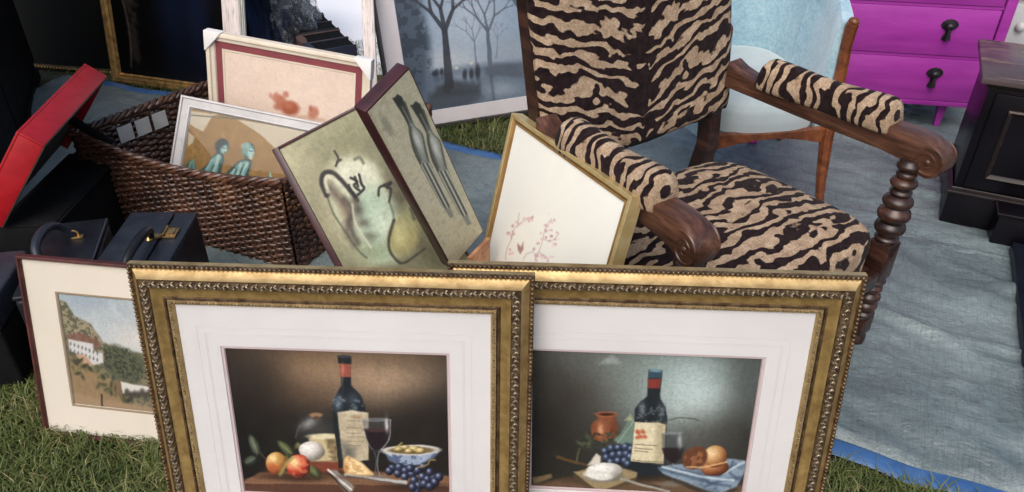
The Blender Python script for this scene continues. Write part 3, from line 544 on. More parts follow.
# kneeling figure
a.poly([(232, 282), (256, 268), (282, 272), (284, 300), (272, 340), (282, 372), (262, 382), (226, 378), (176, 362), (172, 345), (206, 322), (222, 300)], TD, 4); a.poly([(236, 286), (258, 274), (276, 280), (276, 304), (262, 338), (250, 366), (222, 368), (184, 352), (210, 328), (228, 304)], T_, 4)
a.line([(262, 282), (252, 315), (240, 345), (262, 372)], 7, TL_, 4, .75); a.line([(232, 296), (212, 332)], 5, TL_, 4, .7); a.line([(190, 345), (226, 352)], 6, (74, 120, 124), 4, .8); a.line([(270, 300), (262, 345), (280, 372)], 3, TD, 2, .9); a.line([(240, 320), (228, 350)], 3, TD, 2.5, .8)
a.ell(277, 240, 29, 33, TD, .35, 3); a.ell(285, 252, 17, 21, T_, .35, 4); a.ell(270, 228, 24, 16, (38, 54, 58), -.5, 4); a.ell(262, 244, 10, 18, (42, 60, 64), .2, 4); a.ell(287, 255, 10, 15, TL_, .3, 4, .85); a.line([(280, 247), (296, 252)], 2.2, TD, 1.5); a.line([(286, 264), (294, 266)], 2, TD, 1.5); a.line([(292, 250), (297, 260)], 1.5, (226, 236, 228), 1.5, .8)
# crouching bearded figure
a.poly([(352, 302), (378, 292), (404, 300), (406, 322), (392, 352), (396, 402), (360, 404), (326, 398), (282, 388), (292, 358), (318, 330)], TD, 4); a.poly([(354, 308), (378, 300), (396, 306), (394, 328), (378, 360), (382, 398), (352, 396), (326, 388), (296, 380), (304, 360), (328, 336)], T_, 4)
for q in (((360, 312), (346, 350), (330, 388)), ((386, 312), (366, 352), (374, 396)), ((330, 342), (310, 372)), ((350, 360), (350, 392))): a.line(q, 5, TL_, 4, .8)
for q in (((372, 318), (352, 362)), ((340, 338), (322, 380)), ((398, 318), (380, 372)), ((330, 376), (352, 396))): a.line(q, 2.6, TD, 2, .9)
a.ell(392, 258, 27, 33, TD, .2, 3); a.ell(396, 262, 21, 26, T_, .2, 4); a.ell(401, 266, 12, 17, TL_, .2, 4, .9); a.ell(380, 238, 22, 13, (150, 184, 176), -.3, 4, .9); a.ell(372, 258, 9, 20, (120, 158, 154), .1, 4, .9); a.line([(396, 260), (412, 262)], 2.2, TD, 1.5); a.poly([(392, 276), (414, 278), (408, 298), (394, 294)], TL_, 3, .85); a.line([(412, 262), (416, 272)], 2, TL_, 1.5)
a.poly([(478, 380), (484, 348), (496, 372), (506, 412), (478, 410)], T_, 4); a.line([(486, 356), (492, 400)], 3, TL_, 3, .9)
a.line([(262, 360), (282, 378)], 5, TL_, 3, .7)
a.grain(.07, 70); a.build('print', o, (.043, .043, -.013), .5, .64); pane(o, .040, .040, W - .040, H - .040, -.0105)

# ---- winter street picture
P = (-0.1714, 3.3469, 0.5513, 0.2608, 0.2486, 0.0467, 0.85, 1.1); W, H = P[6], P[7]
MT['black_wood'] = pm('black_wood_moulding', (.02, .019, .018), (.035, .033, .032), 16, .35, 0, .2, 70)
MT['pale_mount'] = pm('pale_mauve_mount', (.52, .49, .505), (.46, .435, .45), 4, .8, 0, .1, 200)
o = thing('winter_street_picture', 'large print of bare winter trees on a wet blue street, pale mount, black frame', 'framed picture', pic_mw(P))
m = M(); ring(m, [(0, -.03), (0, -.002), (.003, 0), (.016, 0), (.019, -.006), (.020, -.012)], W, H); m.build('frame', MT['black_wood'], o)
m = M(); flatring(m, W - .034, H - .034, .078, .063, W - .112, H - .137, 0); b = m.build('mount', MT['pale_mount'], o, 0); b.location = (.017, .017, -.011)
a = Art(W - .19, H - .20, [(56, -339), (538, -386), (598, 284), (163, 352)], 300, (128, 148, 168), 9)
a.glow(330, 60, 130, 130, (172, 184, 196), .85); a.glow(280, 190, 90, 40, (198, 196, 194), .6); a.glow(480, 170, 70, 60, (150, 158, 166), .6); a.mix((a.nz(6) - .5) * 1.1, (146, 162, 178))
a.poly([(40, -400), (170, -400), (190, 0), (215, 120), (220, 230), (235, 330), (150, 380)], (66, 78, 92), 18, .92); a.mix(a.ss(a.sdf([(100, -100), (180, -20), (215, 120), (225, 330), (150, 340)]), 10) * (a.nz(22) > .52) * .7, (44, 54, 66))
a.poly([(210, 225), (330, 205), (540, 185), (600, 200), (620, 330), (180, 370)], (92, 106, 122), 12, .9); a.poly([(215, 290), (360, 270), (380, 300), (330, 330), (210, 345)], (66, 74, 84), 10, .9); a.glow(440, 275, 60, 26, (150, 164, 176), .8); a.glow(330, 235, 40, 14, (156, 166, 174), .6); a.poly([(240, 268), (290, 250), (370, 262), (372, 290), (230, 300)], (58, 62, 66), 8, .8)
a.poly([(385, 210), (420, 196), (520, 196), (520, 240), (390, 232)], (84, 92, 102), 6, .8)
def tree(x0, y0, x1, y1, wd, seed, depth=5, c=(52, 56, 64)):
    g = random.Random(seed)
    def br(x, y, an, L, w_, d):
        x2, y2 = x + math.cos(an) * L, y + math.sin(an) * L; a.line([(x, y), (x2, y2)], w_, c, 1.2, .9, w2=w_ * .7)
        if d: 
            for k in range(2 if d > 3 else 2): br(x2, y2, an + g.uniform(.18, .6) * (1 if k else -1), L * g.uniform(.62, .85), w_ * .66, d - 1)
    a.line([(x0, y0), (x1, y1)], wd, c, 1.4, .95, w2=wd * .62); an = math.atan2(y1 - y0, x1 - x0)
    for k in (-.55, -.1, .45): br(x1, y1, an + k, math.hypot(x1 - x0, y1 - y0) * .42, wd * .55, depth - 1)
tree(278, 262, 264, 95, 14, 3); tree(405, 232, 395, 100, 8, 8, 4, (88, 98, 110)); tree(512, 190, 488, 20, 9, 5, 4, (72, 82, 96)); tree(362, 225, 354, 130, 3.5, 9, 3, (110, 120, 132)); tree(420, 180, 425, 120, 2.5, 4, 3, (120, 130, 142))
a.line([(405, 235), (415, 310)], 4, (70, 78, 88), 4, .6); a.line([(278, 262), (270, 275)], 14, (52, 54, 58), 5, .8)
for x, y, h_ in ((364, 222, 46), (345, 228, 30), (325, 230, 32), (240, 225, 22), (255, 222, 20), (232, 228, 18)):
    a.ell(x, y, 5 + h_ * .06, h_ / 2, (44, 48, 56), 0, 3, .9); a.ell(x + 4, y + h_ * .95, 5, h_ * .45, (66, 76, 88), 0, 5, .6)
for x, y in ((345, 196), (505, 158), (300, 210)): a.glow(x, y, 5, 4, (226, 214, 180), .8)
a.grain(.06, 80); a.build('print', o, (.095, .08, -.0135), .5, .82); pane(o, .018, .018, W - .018, H - .018, -.0085)
#PART2
# blossom sheet
a = Art(BW - .044, .406, [(200, 65), (505, 288), (380, 720), (117, 440)], 300, (224, 222, 212), 6)
a.mix((a.nz(5) - .5) * .8, (214, 212, 203))
PK = [(206, 168, 172), (190, 140, 150), (222, 196, 196), (176, 128, 138)]
for pts in ([(172, 440), (176, 410), (190, 380), (182, 365)], [(190, 380), (200, 350), (240, 325)], [(222, 440), (232, 425), (250, 420)], [(262, 430), (275, 390), (285, 350), (300, 330)], [(278, 385), (300, 390), (320, 372)], [(205, 350), (210, 312)], [(265, 420), (292, 438)]): a.line(pts, 1.0, (168, 158, 150), 1.2, .85)
for x, y, n_ in ((240, 325, 9), (186, 372, 8), (205, 348, 5), (290, 355, 8), (303, 388, 7), (262, 425, 10), (188, 418, 5), (290, 438, 5), (275, 385, 5), (318, 372, 4), (300, 332, 3)):
    for k in range(n_): a.ell(x + random.gauss(0, 7), y + random.gauss(0, 8), random.uniform(2, 5), random.uniform(2, 4), PK[k % 4], random.random() * 3, 2, .75)
a.poly([(206, 395), (214, 405), (222, 392), (222, 412), (213, 426), (206, 412)], (150, 112, 112), 2.5, .9)
a.build('print', BLOSSOM_O, (.022, BH - .022 - .406, -.0085), .6, 1.15); pane(BLOSSOM_O, .0235, BH - .022 - .4, BW - .0235, BH - .0235, -.0065)

# ------------------------------------------------------------------ ground, grass, tarps
t = NT('soil_and_turf'); v = t.vec()
c = t.ramp(t.noise(v, 9, 7, .65), [(.32, (.018, .019, .008)), (.5, (.034, .036, .014)), (.68, (.07, .06, .028))])
t.out(c, .95, 0, t.bump(t.noise(v, 120, 5), .8, .01))
m = M()
def gfn(u, v_):
    x = -60 + 120 * u; y = -50 + 120 * v_; return (x, y, -.012 + .004 * math.sin(x * 2.1) * math.cos(y * 1.7))
m.grid(gfn, 60, 60); g = m.build('ground', t.m); g['kind'] = 'structure'

def fbm(x, y, seed, oct=4, f0=1.0):
    """smooth value noise on arrays"""
    o = np.zeros_like(x); a_ = 1.0; tot = 0
    for k in range(oct):
        f = f0 * 2.03 ** k; X = x * f + 17.3 * k; Y = y * f + 9.1 * k; xi = np.floor(X).astype(np.int64); yi = np.floor(Y).astype(np.int64); fx = X - xi; fy = Y - yi
        fx = fx * fx * (3 - 2 * fx); fy = fy * fy * (3 - 2 * fy)
        def hsh(i, j):
            h = (i * 374761393 + j * 668265263 + (seed + k) * 974711) & 0x7fffffff; h = ((h ^ (h >> 13)) * 1274126177) & 0x7fffffff; return (h & 0xffff) / 65535.0
        o += a_ * ((hsh(xi, yi) * (1 - fx) + hsh(xi + 1, yi) * fx) * (1 - fy) + (hsh(xi, yi + 1) * (1 - fx) + hsh(xi + 1, yi + 1) * fx) * fy); tot += a_; a_ *= .5
    return o / tot

def tarp_mat():
    t = NT('grey_woven_tarp'); v = t.vec()
    n = t.noise(v, 2.6, 6, .6, .6); c1 = t.ramp(n, [(.32, (.110, .142, .148)), (.5, (.150, .190, .196)), (.68, (.205, .250, .252))])
    # weave: faint threads both ways, plus darker scuffed creases across
    sx = t.n('SeparateXYZ'); t.t.links.new(v, sx.inputs[0])
    wx = t.math('SINE', t.math('MULTIPLY', sx.outputs[0], 420)); wy = t.math('SINE', t.math('MULTIPLY', sx.outputs[1], 420))
    wv = t.math('ADD', wx, wy)
    st = t.noise(t.vec((230, 16, 1)), 1.0, 4, .7, .5); st2 = t.noise(t.vec((20, 210, 1)), 1.0, 4, .7, .5)
    k = t.math('MULTIPLY', t.ramp(st, [(.30, .55), (.55, 1.0)]), t.ramp(st2, [(.30, .72), (.50, 1.0)]))
    mx = t.n('Mix', data_type='RGBA', blend_type='MULTIPLY'); mx.inputs[0].default_value = .8
    t.t.links.new(c1, mx.inputs[6]); t.t.links.new(k, mx.inputs[7])
    hn = t.math('ADD', t.math('MULTIPLY', t.noise(t.vec((7, 11, 1)), 1.6, 5, .6, .5), .8), t.math('MULTIPLY', t.noise(v, 34, 5, .65, .6), .45))
    b = t.bump(hn, .55, .02); b = t.bump(wv, .10, .0006, b)
    return t.out(mx.outputs[2], .40, 0, b, .5)
TARP = tarp_mat()
MT['blue_hem'] = pm('blue_tarp_hem', (.030, .095, .25), (.05, .13, .30), 14, .45, 0, .6, 30, bdist=.006)
def tarp(label, ox, oy, ang, L, Wd, base, seed, hem_front=True, hem_back=True, wav=.03, back_to=1.0):
    o = thing('tarp', label, 'tarpaulin', loc=(ox, oy, base), rz=ang)
    nu, nv = int(L / .016), int(Wd / .016)
    def edge(x, s): return wav * (fbm(x, np.full_like(x, s), seed + 7, 3, 3.0) - .5) * 2
    U, V = np.meshgrid(np.linspace(0, 1, nu + 1), np.linspace(0, 1, nv + 1)); X = U * L
    e0 = edge(X, .3); e1 = edge(X, 5.7); Y = e0 + V * (Wd + e1 - e0)
    q = X * .35 + Y; fold = np.zeros_like(X)
    for f_, a_, sd in ((2.1, .017, 0), (4.3, .010, 31), (8.0, .007, 57), (14.0, .004, 83)):
        n_ = fbm(X * .55 * f_ + 3 * fbm(X, Y, seed + sd + 2, 2, 1.3), q * f_ * 1.5, seed + sd, 2, 1.0); fold += a_ * np.clip(1 - np.abs(n_ - .5) * 9, 0, 1) ** 1.6
    Z = .004 + fold + .010 * fbm(X * .8, Y * 1.6, seed + 9, 3, 2.2)
    Z *= np.clip(np.minimum(V, 1 - V) * Wd / .02, .1, 1)
    me = bpy.data.meshes.new('sheet'); co = np.stack([X, Y, Z], -1).reshape(-1, 3); n = nu + 1
    i = np.arange(nv)[:, None] * n + np.arange(nu)[None]; fc = np.stack([i, i + 1, i + n + 1, i + n], -1).reshape(-1, 4)
    me.vertices.add(len(co)); me.vertices.foreach_set('co', co.ravel()); me.loops.add(fc.size); me.loops.foreach_set('vertex_index', fc.ravel())
    me.polygons.add(len(fc)); me.polygons.foreach_set('loop_start', np.arange(0, fc.size, 4)); me.polygons.foreach_set('use_smooth', [True] * len(fc)); me.update(calc_edges=True); me.materials.append(TARP)
    s = bpy.data.objects.new('sheet', me); col.objects.link(s); s.parent = o
    for on, sgn, ed in ((hem_front, -1, e0[0]), (hem_back, 1, Wd + e1[0])):
        if not on: continue
        m = M(); wd = .055; nu0, n0 = nu, n
        if sgn > 0: nu, n = int(nu * back_to), int(nu * back_to) + 1
        yy = ed; zz = .012 * np.abs(fbm(X[0] * 1.0, np.zeros(nu0 + 1), seed + 11, 4, 6) - .4) + .004
        wob = wd * (.75 + .6 * (fbm(X[0], np.ones(nu0 + 1), seed + 13, 3, 4)))
        for j, (f_, h_) in enumerate([(-.12, .003), (.15, .8), (.6, 1.0), (1.0, .25), (1.02, .0)]): m.v += [(float(X[0][q]), float(yy[q] + sgn * wob[q] * f_), float(zz[q] * h_)) for q in range(nu + 1)]
        m.f += [(j * n + q, j * n + q + 1, (j + 1) * n + q + 1, (j + 1) * n + q) for j in range(4) for q in range(nu)]
        m.build('hem', MT['blue_hem'], s, 60); nu, n = nu0, n0
    return o
# the first tarp lies under the basket and the striped chair, the second under the chests
TE = math.atan2(-.375, .927)
tarp('long grey woven tarp with blue hem under the striped armchair and wicker basket', .82 - 3.75 * .927, 1.345 + 3.75 * .375, TE, 7.2, 1.09, 0.004, 3, back_to=.385)
tarp('second grey tarp spread under the purple chest of drawers and blue chair', .26, 2.60, math.atan2(-.34, .94), 4.6, 2.2, -.004, 9, False, True)

# grass blades where the turf shows
t = NT('grass_blades'); hi = t.n('HairInfo') if False else None
a_ = t.n('Attribute', attribute_name='tone'); c = t.ramp(a_.outputs['Fac'], [(0, (.024, .038, .008)), (.4, (.060, .086, .019)), (.7, (.105, .128, .034)), (1, (.28, .235, .11))])
t.out(c, .6, 0, None, .3)
def grass(regions):
    P = []; 
    for x0, x1, y0, y1, dens, hh in regions:
        n = int((x1 - x0) * (y1 - y0) * dens); P.append(np.stack([rng.uniform(x0, x1, n), rng.uniform(y0, y1, n), np.full(n, hh)], -1))
    P = np.concatenate(P)
    q = (P[:, 0] - .82) * .375 + (P[:, 1] - 1.345) * .927       # keep off the tarp
    P = P[((q < -.062) | (q > 1.14)) & ~((P[:, 0] > .24) & (P[:, 1] > 2.5))]
    n = len(P); cl = fbm(P[:, 0], P[:, 1], 5, 3, 7.0); h = P[:, 2] * rng.uniform(.45, 1.25, n) * (.6 + .9 * cl); an = rng.uniform(0, 2 * np.pi, n); ln = h * rng.uniform(.2, 1.9, n); wd = rng.uniform(.0009, .0020, n)
    d = np.stack([np.cos(an), np.sin(an)], -1); s = np.stack([-d[:, 1], d[:, 0]], -1) * wd[:, None]; b = P[:, :2]; z0 = np.full(n, -.016)
    mid = b + d * (ln * .35)[:, None]; tip = b + d * ln[:, None]; zm = h * .62 - .01; zt = h * rng.uniform(.35, 1.0, n) - .01
    co = np.stack([np.c_[b - s, z0], np.c_[b + s, z0], np.c_[mid + s * .8, zm], np.c_[mid - s * .8, zm], np.c_[tip, zt]], 1).reshape(-1, 3)
    k = np.arange(n)[:, None] * 5; qd = k + np.array([[0, 1, 2, 3]]); tr = k + np.array([[3, 2, 4]])
    li = np.concatenate([qd.ravel(), tr.ravel()]); ls = np.concatenate([np.arange(0, 4 * n, 4), 4 * n + np.arange(0, 3 * n, 3)])
    me = bpy.data.meshes.new('grass'); me.vertices.add(len(co)); me.vertices.foreach_set('co', co.ravel()); me.loops.add(len(li)); me.loops.foreach_set('vertex_index', li)
    me.polygons.add(2 * n); me.polygons.foreach_set('loop_start', ls); me.update(calc_edges=True)
    tone = np.clip(.55 * cl + .5 * rng.random(n) - .05 + (rng.random(n) > .9) * .45, 0, 1); at = me.attributes.new('tone', 'FLOAT', 'POINT'); at.data.foreach_set('value', np.repeat(tone, 5).astype(np.float32))
    me.materials.append(t.m); o = bpy.data.objects.new('grass', me); col.objects.link(o); o['kind'] = 'stuff'; o['label'] = 'short green turf with dry straw blades around the tarp'; o['category'] = 'grass'
grass([(-1.9, -.45, 1.0, 1.95, 30000, .036), (.55, 1.5, .95, 1.5, 30000, .035), (-2.6, .5, 2.6, 4.3, 10000, .045), (-.45, .55, .9, 1.9, 3000, .05)])

# ------------------------------------------------------------------ striped armchair
def tiger(name, rot, freq=9.0, v_amt=0.0, spine=0.0, sc=(1, 1, 1), bias=0.0):
    t = NT(name); v = t.vec(sc, rot); sx = t.n('SeparateXYZ'); t.t.links.new(v, sx.inputs[0]); X, Y, Z = sx.outputs
    ax = t.math('ABSOLUTE', t.math('ADD', X, .012))
    # b runs along a stripe, a across it
    acr = t.math('ADD', Z, t.math('MULTIPLY', ax, v_amt))
    cv = t.n('CombineXYZ'); t.put(cv.inputs[0], ax if spine else X); t.put(cv.inputs[1], Y); t.put(cv.inputs[2], acr)
    mp = t.n('Mapping'); t.t.links.new(cv.outputs[0], mp.inputs[0]); mp.inputs['Scale'].default_value = (13.5, 13.5, 19.5)
    n1 = t.noise(mp.outputs[0], .72, 2, .5, .3)
    ph = t.math('ADD', t.math('MULTIPLY', acr, freq * 6.283), t.math('MULTIPLY', n1, 19.0))
    w_ = t.math('SINE', ph)
    mp2 = t.n('Mapping'); t.t.links.new(cv.outputs[0], mp2.inputs[0]); mp2.inputs['Scale'].default_value = (15, 15, 36.0); mp2.inputs['Location'].default_value = (3.1, 1.7, .4)
    n2 = t.noise(mp2.outputs[0], .85, 2, .5, .3)
    n3 = t.noise(v, 160, 2, .6); n3b = t.noise(v, 60, 2, .5)
    f = t.math('ADD', w_, t.math('MULTIPLY', t.math('SUBTRACT', n2, .5), 4.0)); f = t.math('ADD', f, t.math('MULTIPLY', t.math('SUBTRACT', n3, .5), .5)); f = t.math('ADD', f, t.math('MULTIPLY', t.math('SUBTRACT', n3b, .5), .45))
    if spine: 
        sp = t.math('ADD', X, t.math('MULTIPLY', t.math('SUBTRACT', n1, .5), .22)); g_ = t.math('POWER', 2.718, t.math('MULTIPLY', t.math('MULTIPLY', sp, sp), -900.0)); f = t.math('SUBTRACT', f, t.math('MULTIPLY', g_, spine))
    k = t.ramp(t.math('MULTIPLY_ADD', f, .25, .5 + bias), [(.455, 0.0), (.525, 1.0)])
    tan = t.ramp(t.math('MULTIPLY_ADD', t.noise(v, 210, 3, .7), .5, t.math('MULTIPLY', t.noise(v, 30, 5, .7), .5)), [(.36, (.20, .135, .085)), (.5, (.34, .24, .16)), (.66, (.54, .42, .30))]); drk = t.ramp(t.noise(v, 60, 4), [(.35, (.009, .005, .0055)), (.7, (.024, .013, .014))])
    mx = t.n('Mix', data_type='RGBA'); t.t.links.new(k, mx.inputs[0]); t.t.links.new(drk, mx.inputs[6]); t.t.links.new(tan, mx.inputs[7])
    wv = t.math('ADD', t.math('SINE', t.math('MULTIPLY', X, 1500)), t.math('SINE', t.math('MULTIPLY', t.math('ADD', Y, Z), 1500)))
    b = t.bump(t.math('ADD', t.math('MULTIPLY', k, -1.6), t.math('ADD', t.math('MULTIPLY', wv, .25), t.math('MULTIPLY', n3, 2.0))), .5, .0016)
    return t.out(mx.outputs[2], .95, 0, b, .06, .04)
def wood(name, c1, c2, c3, rough=.38, rot=(0, 0, 0), st=(30, 3, 30)):
    t = NT(name); v = t.vec(st, rot); n = t.noise(v, 1.0, 7, .62, .8); c = t.ramp(n, [(.3, c1), (.52, c2), (.72, c3)])
    p = t.noise(t.vec((160, 14, 160), rot), 1.0, 3); c2_ = t.n('Mix', data_type='RGBA', blend_type='MULTIPLY'); c2_.inputs[0].default_value = .6
    t.t.links.new(c, c2_.inputs[6]); t.t.links.new(t.ramp(p, [(.36, .35), (.46, 1.0)]), c2_.inputs[7])
    return t.out(c2_.outputs[2], t.math('MULTIPLY_ADD', t.noise(t.vec(), 14, 4), .3, rough - .15), 0, t.bump(p, .25, .001), .5)
MT['oak'] = wood('dark_oak_arm', (.022, .009, .006), (.075, .031, .018), (.17, .078, .045), .36)
MT['oak_dark'] = wood('dark_turned_oak', (.010, .005, .004), (.032, .013, .009), (.085, .034, .020), .33, (R(90), 0, 0))
ch = thing('striped_armchair', 'tiger striped upholstered armchair with dark carved oak arms and bobbin turned legs', 'armchair', loc=(.370, 2.012, .004), rz=R(34.5))
# seat
def se(u, k): c = math.cos(u); return math.copysign(abs(c) ** (2 / k), c)
def seat_fn(u, v_):
    an = 2 * math.pi * u; cx = se(an, 5.5); sy = se(an - math.pi / 2, 5.5)
    prof = [(1.0, .335), (1.0, .36), (1.008, .40), (1.005, .425), (.985, .442), (.94, .456), (.85, .468), (.66, .481), (.4, .489), (.0, .492)]
    k = v_ * (len(prof) - 1); i = min(int(k), len(prof) - 2); f = k - i; r = prof[i][0] * (1 - f) + prof[i + 1][0] * f; z = prof[i][1] * (1 - f) + prof[i + 1][1] * f
    y = -.315 + .285 * sy * r; wx = .305 + .030 * (-(y + .315) / .285 + 1) / 2
    return (wx * cx * r * 1.05, y, z - .058)
m = M(); m.grid(seat_fn, 64, 27, True); m.build('seat_cushion', tiger('tiger_cloth_seat', (R(90), 0, R(24)), 22.0, bias=-.02), ch, 80)
m = M()
m.box((0, -.605, .262), (.62, .03, .05), .004); m.box((0, -.015, .262), (.56, .03, .05), .004)
for s in (-1, 1): m.box((s * .308, -.31, .262), (.03, .56, .05), .004, Matrix.Rotation(s * R(-3), 3, 'Z'))
m.build('seat_rail', MT['oak_dark'], ch)
# back
RB = R(11)
def back_fn(u, v_):
    an = 2 * math.pi * u; cx = se(an, 7); sy = se(an - math.pi / 2, 3)
    z = -.02 + .70 * v_; e = 1 - max(0, (abs(v_ - .5) - .47) / .03) ** 2 * .5
    wx = .345 + .014 * v_; low = -.03 * max(0, 1 - v_ * 4) * math.cos(cx * 1.4)
    x = .016 + wx * cx * (1 if e > .99 else .985); th = (.030 + .014 * math.cos(cx * 1.45) * math.sin(math.pi * min(1, v_ * 1.1))) * e
    y = sy * th + .02; zz = z + low + .004 * math.sin(cx * 37) * (v_ < .03)
    return (x, y * math.cos(RB) + zz * math.sin(RB) + .0, .553 + zz * math.cos(RB) - y * math.sin(RB))
m = M(); m.grid(back_fn, 60, 46, True); n_ = len(m.v)
m.f += [tuple(range(60))[::-1], tuple(range(n_ - 60, n_))]
m.build('backrest', tiger('tiger_cloth_back', (0, 0, 0), 23.0, -.30, 1.5, (1, 1, 1), -.035), ch, 60)
for s in (-1, 1):
    m = M(); m.tube([(s * .302, .040 + .09, 0), (s * .310, .045 + .02, .22), (s * .316, .030, .40), (s * .316, .040, .55), (s * .305, .055 + .12, 1.10)], [.028, .032, .034, .034, .03], 4, 1.0, True, (1, 1, 0)); m.build('back_leg', MT['oak_dark'], ch, 30)
# arms
prof = [(0, .676), (.03, .662), (.07, .652), (.12, .648), (.25, .650), (.40, .655), (.50, .660), (.57, .662), (.615, .657), (.645, .643), (.662, .620), (.664, .594), (.652, .572), (.630, .562), (.606, .566), (.592, .578), (.57, .586), (.50, .592), (.40, .592), (.25, .594), (.10, .598), (0, .600)]
def pad_fn(u, v_):
    an = 2 * math.pi * u; c, s_ = math.cos(an), math.sin(an)
    y = -.105 - .405 * v_; e = min(1.0, (min(v_, 1 - v_) / .07)) ; e = math.sqrt(max(0, 1 - (1 - e) ** 2)); e = .25 + .75 * e
    wx = (.044 + .004 * math.sin(v_ * 9)) * (.7 + .3 * e); top = .064 + .004 * math.sin(v_ * 7 + 1)
    zc = .648 + .006 * v_
    return (wx * math.copysign(abs(c) ** .8, c), y, zc + (top * max(0, s_) ** .8 * e if s_ > 0 else -.022 * abs(s_) ** .6))
PADM = tiger('tiger_cloth_arm', (R(90), 0, R(-12)), 26.0)
for s in (-1, 1):
    rot = Matrix.Translation((s * .345, 0, 0)) @ Matrix.Rotation(s * R(3.4), 4, 'Z') @ Matrix.Scale(.905 if s < 0 else 1.0, 4, (0, 1, 0))
    m = M(); mw = rot @ Matrix(((0, 0, -1, 0), (-1, 0, 0, 0), (0, 1, 0, 0), (0, 0, 0, 1)))
    m.prism(prof, .066, mw, .007)
    arm = m.build('arm', MT['oak'], ch, 30)
    m = M()                                                          # carved volutes on both cheeks
    for sd_ in (-1, 1):
        pth = []
        for k in range(44):
            an = 1.9 - k * .28; r = .038 * (1 - k / 46) + .004; pth.append(rot @ Vector((sd_ * .0325, -(.624 + r * math.cos(an)), .606 + r * math.sin(an) * .98)))
        m.tube(pth, [.0042 * (1 - k / 80) for k in range(44)], 6); m.ball(rot @ Vector((sd_ * .032, -.624, .606)), (.006, .009, .009))
    m.build('scroll', MT['oak'], arm)
    m = M(); m.grid(pad_fn, 28, 46, True); n_ = len(m.v); m.f += [tuple(range(28))[::-1], tuple(range(n_ - 28, n_))]
    p = m.build('arm_pad', PADM, arm, 80); p.matrix_local = rot
    ys = .905 if s < 0 else 1.0                                      # turned post and leg
    m = M(); L = []
    def bead(z, r, h): r *= 1.16; L.extend([(r * .72, z + h * .5), (r * .93, z + h * .28), (r, z), (r * .93, z - h * .28), (r * .72, z - h * .5)])
    L.append((.020, .598))
    for z, r, h in ((.580, .026, .022), (.556, .022, .018), (.532, .029, .024), (.506, .024, .018), (.478, .033, .030), (.440, .036, .036), (.400, .034, .036), (.368, .027, .016)): bead(z, r, h)
    L.append((.026, .35)); m.lathe(L, 20, (s * .352, -.585 * ys, 0))
    m.box((s * .352, -.585 * ys, .300), (.058, .058, .115), .004)
    L = [(.024, .244)]
    for z, r, h in ((.232, .029, .02), (.205, .027, .028), (.175, .029, .028), (.145, .028, .028), (.118, .027, .02)): bead(z, r, h)
    L.append((.024, .105)); m.lathe(L, 20, (s * .352, -.585 * ys, 0)); m.box((s * .352, -.585 * ys, .078), (.05, .05, .055), .004); m.lathe([(.02, .052), (.028, .035), (.026, .012), (.018, 0)], 16, (s * .352, -.585 * ys, 0))
    m.build('front_leg', MT['oak_dark'], ch)
    m = M(); m.tube([(s * .377, -.56, .08), (s * .340, -.25, .085), (s * .290, .09, .09)], .014, 10); m.build('stretcher', MT['oak_dark'], ch)
m = M(); m.tube([(-.33, -.25, .085), (.33, -.25, .085)], .013, 10); m.build('stretcher', MT['oak_dark'], ch)

# ------------------------------------------------------------------ pale blue tub chair
t = NT('pale_blue_velvet'); v = t.vec(); n = t.math('MULTIPLY_ADD', t.noise(v, 90, 4, .7), .45, t.math('MULTIPLY', t.noise(v, 4, 6, .7, .8), .6)); c = t.ramp(n, [(.36, (.15, .26, .33)), (.5, (.24, .385, .46)), (.66, (.38, .53, .58))])
t.out(c, .85, 0, t.bump(t.noise(v, 220, 4), .4, .002), .2, .6); VEL = t.m
MT['pale_seat'] = pm('pale_worn_seat_velvet', (.34, .41, .42), (.43, .49, .49), 6, .85, 0, .35, 200, sheen=.5)
MT['red_wood'] = wood('reddish_beech', (.07, .020, .007), (.16, .046, .016), (.25, .085, .03), .34, (R(90), 0, 0), (20, 3, 20))
bc = thing('tub_chair', 'pale blue velvet tub chair with reddish wooden legs behind the striped armchair', 'chair', loc=(.880, 2.455, .003), rz=R(8))
def tub_pt(a_, r_off, z):
    # a_ in [0,1]: right wing, round the back, left wing
    if a_ < .3: q = a_ / .3; x, y = .224 + .045 * math.sin(q * 1.5708), .0 + .28 * q; nx, ny = 1, -.2 * (1 - q)
    elif a_ > .7: q = (1 - a_) / .3; x, y = -.224 - .045 * math.sin(q * 1.5708), .0 + .28 * q; nx, ny = -1, -.2 * (1 - q)
    else:
        an = math.pi * (a_ - .3) / .4; x, y = .262 * math.copysign(abs(math.cos(an)) ** .75, math.cos(an)), .28 + .30 * math.sin(an) ** .75; nx, ny = math.cos(an), math.sin(an)
    return (x + nx * r_off, y + ny * r_off, z)
def top_h(a_): k = min(a_, 1 - a_); return .705 + .10 * min(1, max(0, (k - .0) / .40)) ** 1.1
def tub_fn(u, v_):
    zt = top_h(u); zb = .31
    ring_ = [(-.045, 0.0), (-.042, .5), (-.044, .93), (-.036, .985), (-.004, .985), (.010, .93), (.004, .5), (.004, 0.0)]
    k = v_ * 7; i = min(int(k), 6); f = k - i; ro = ring_[i][0] * (1 - f) + ring_[i + 1][0] * f; zz = ring_[i][1] * (1 - f) + ring_[i + 1][1] * f
    bul = -.012 * math.sin(math.pi * min(1, zz)) if ro < 0 else 0
    return tub_pt(u, ro + bul + .06 * max(0, zz - .3) * math.sin(math.pi * u), zb + (zt - zb) * zz)
m = M(); m.grid(tub_fn, 60, 28); n_ = 61
m.f += [tuple(j * n_ for j in range(29)), tuple(j * n_ + 60 for j in range(29))[::-1]]
tub = m.build('back_and_wings', VEL, bc, 60)
for u in (.31, .69): m = M(); m.tube([tub_fn(u, q) for q in (.02, .08, .15, .2, .26, .3, .36)], .0045, 6); m.build('seam', VEL, tub)
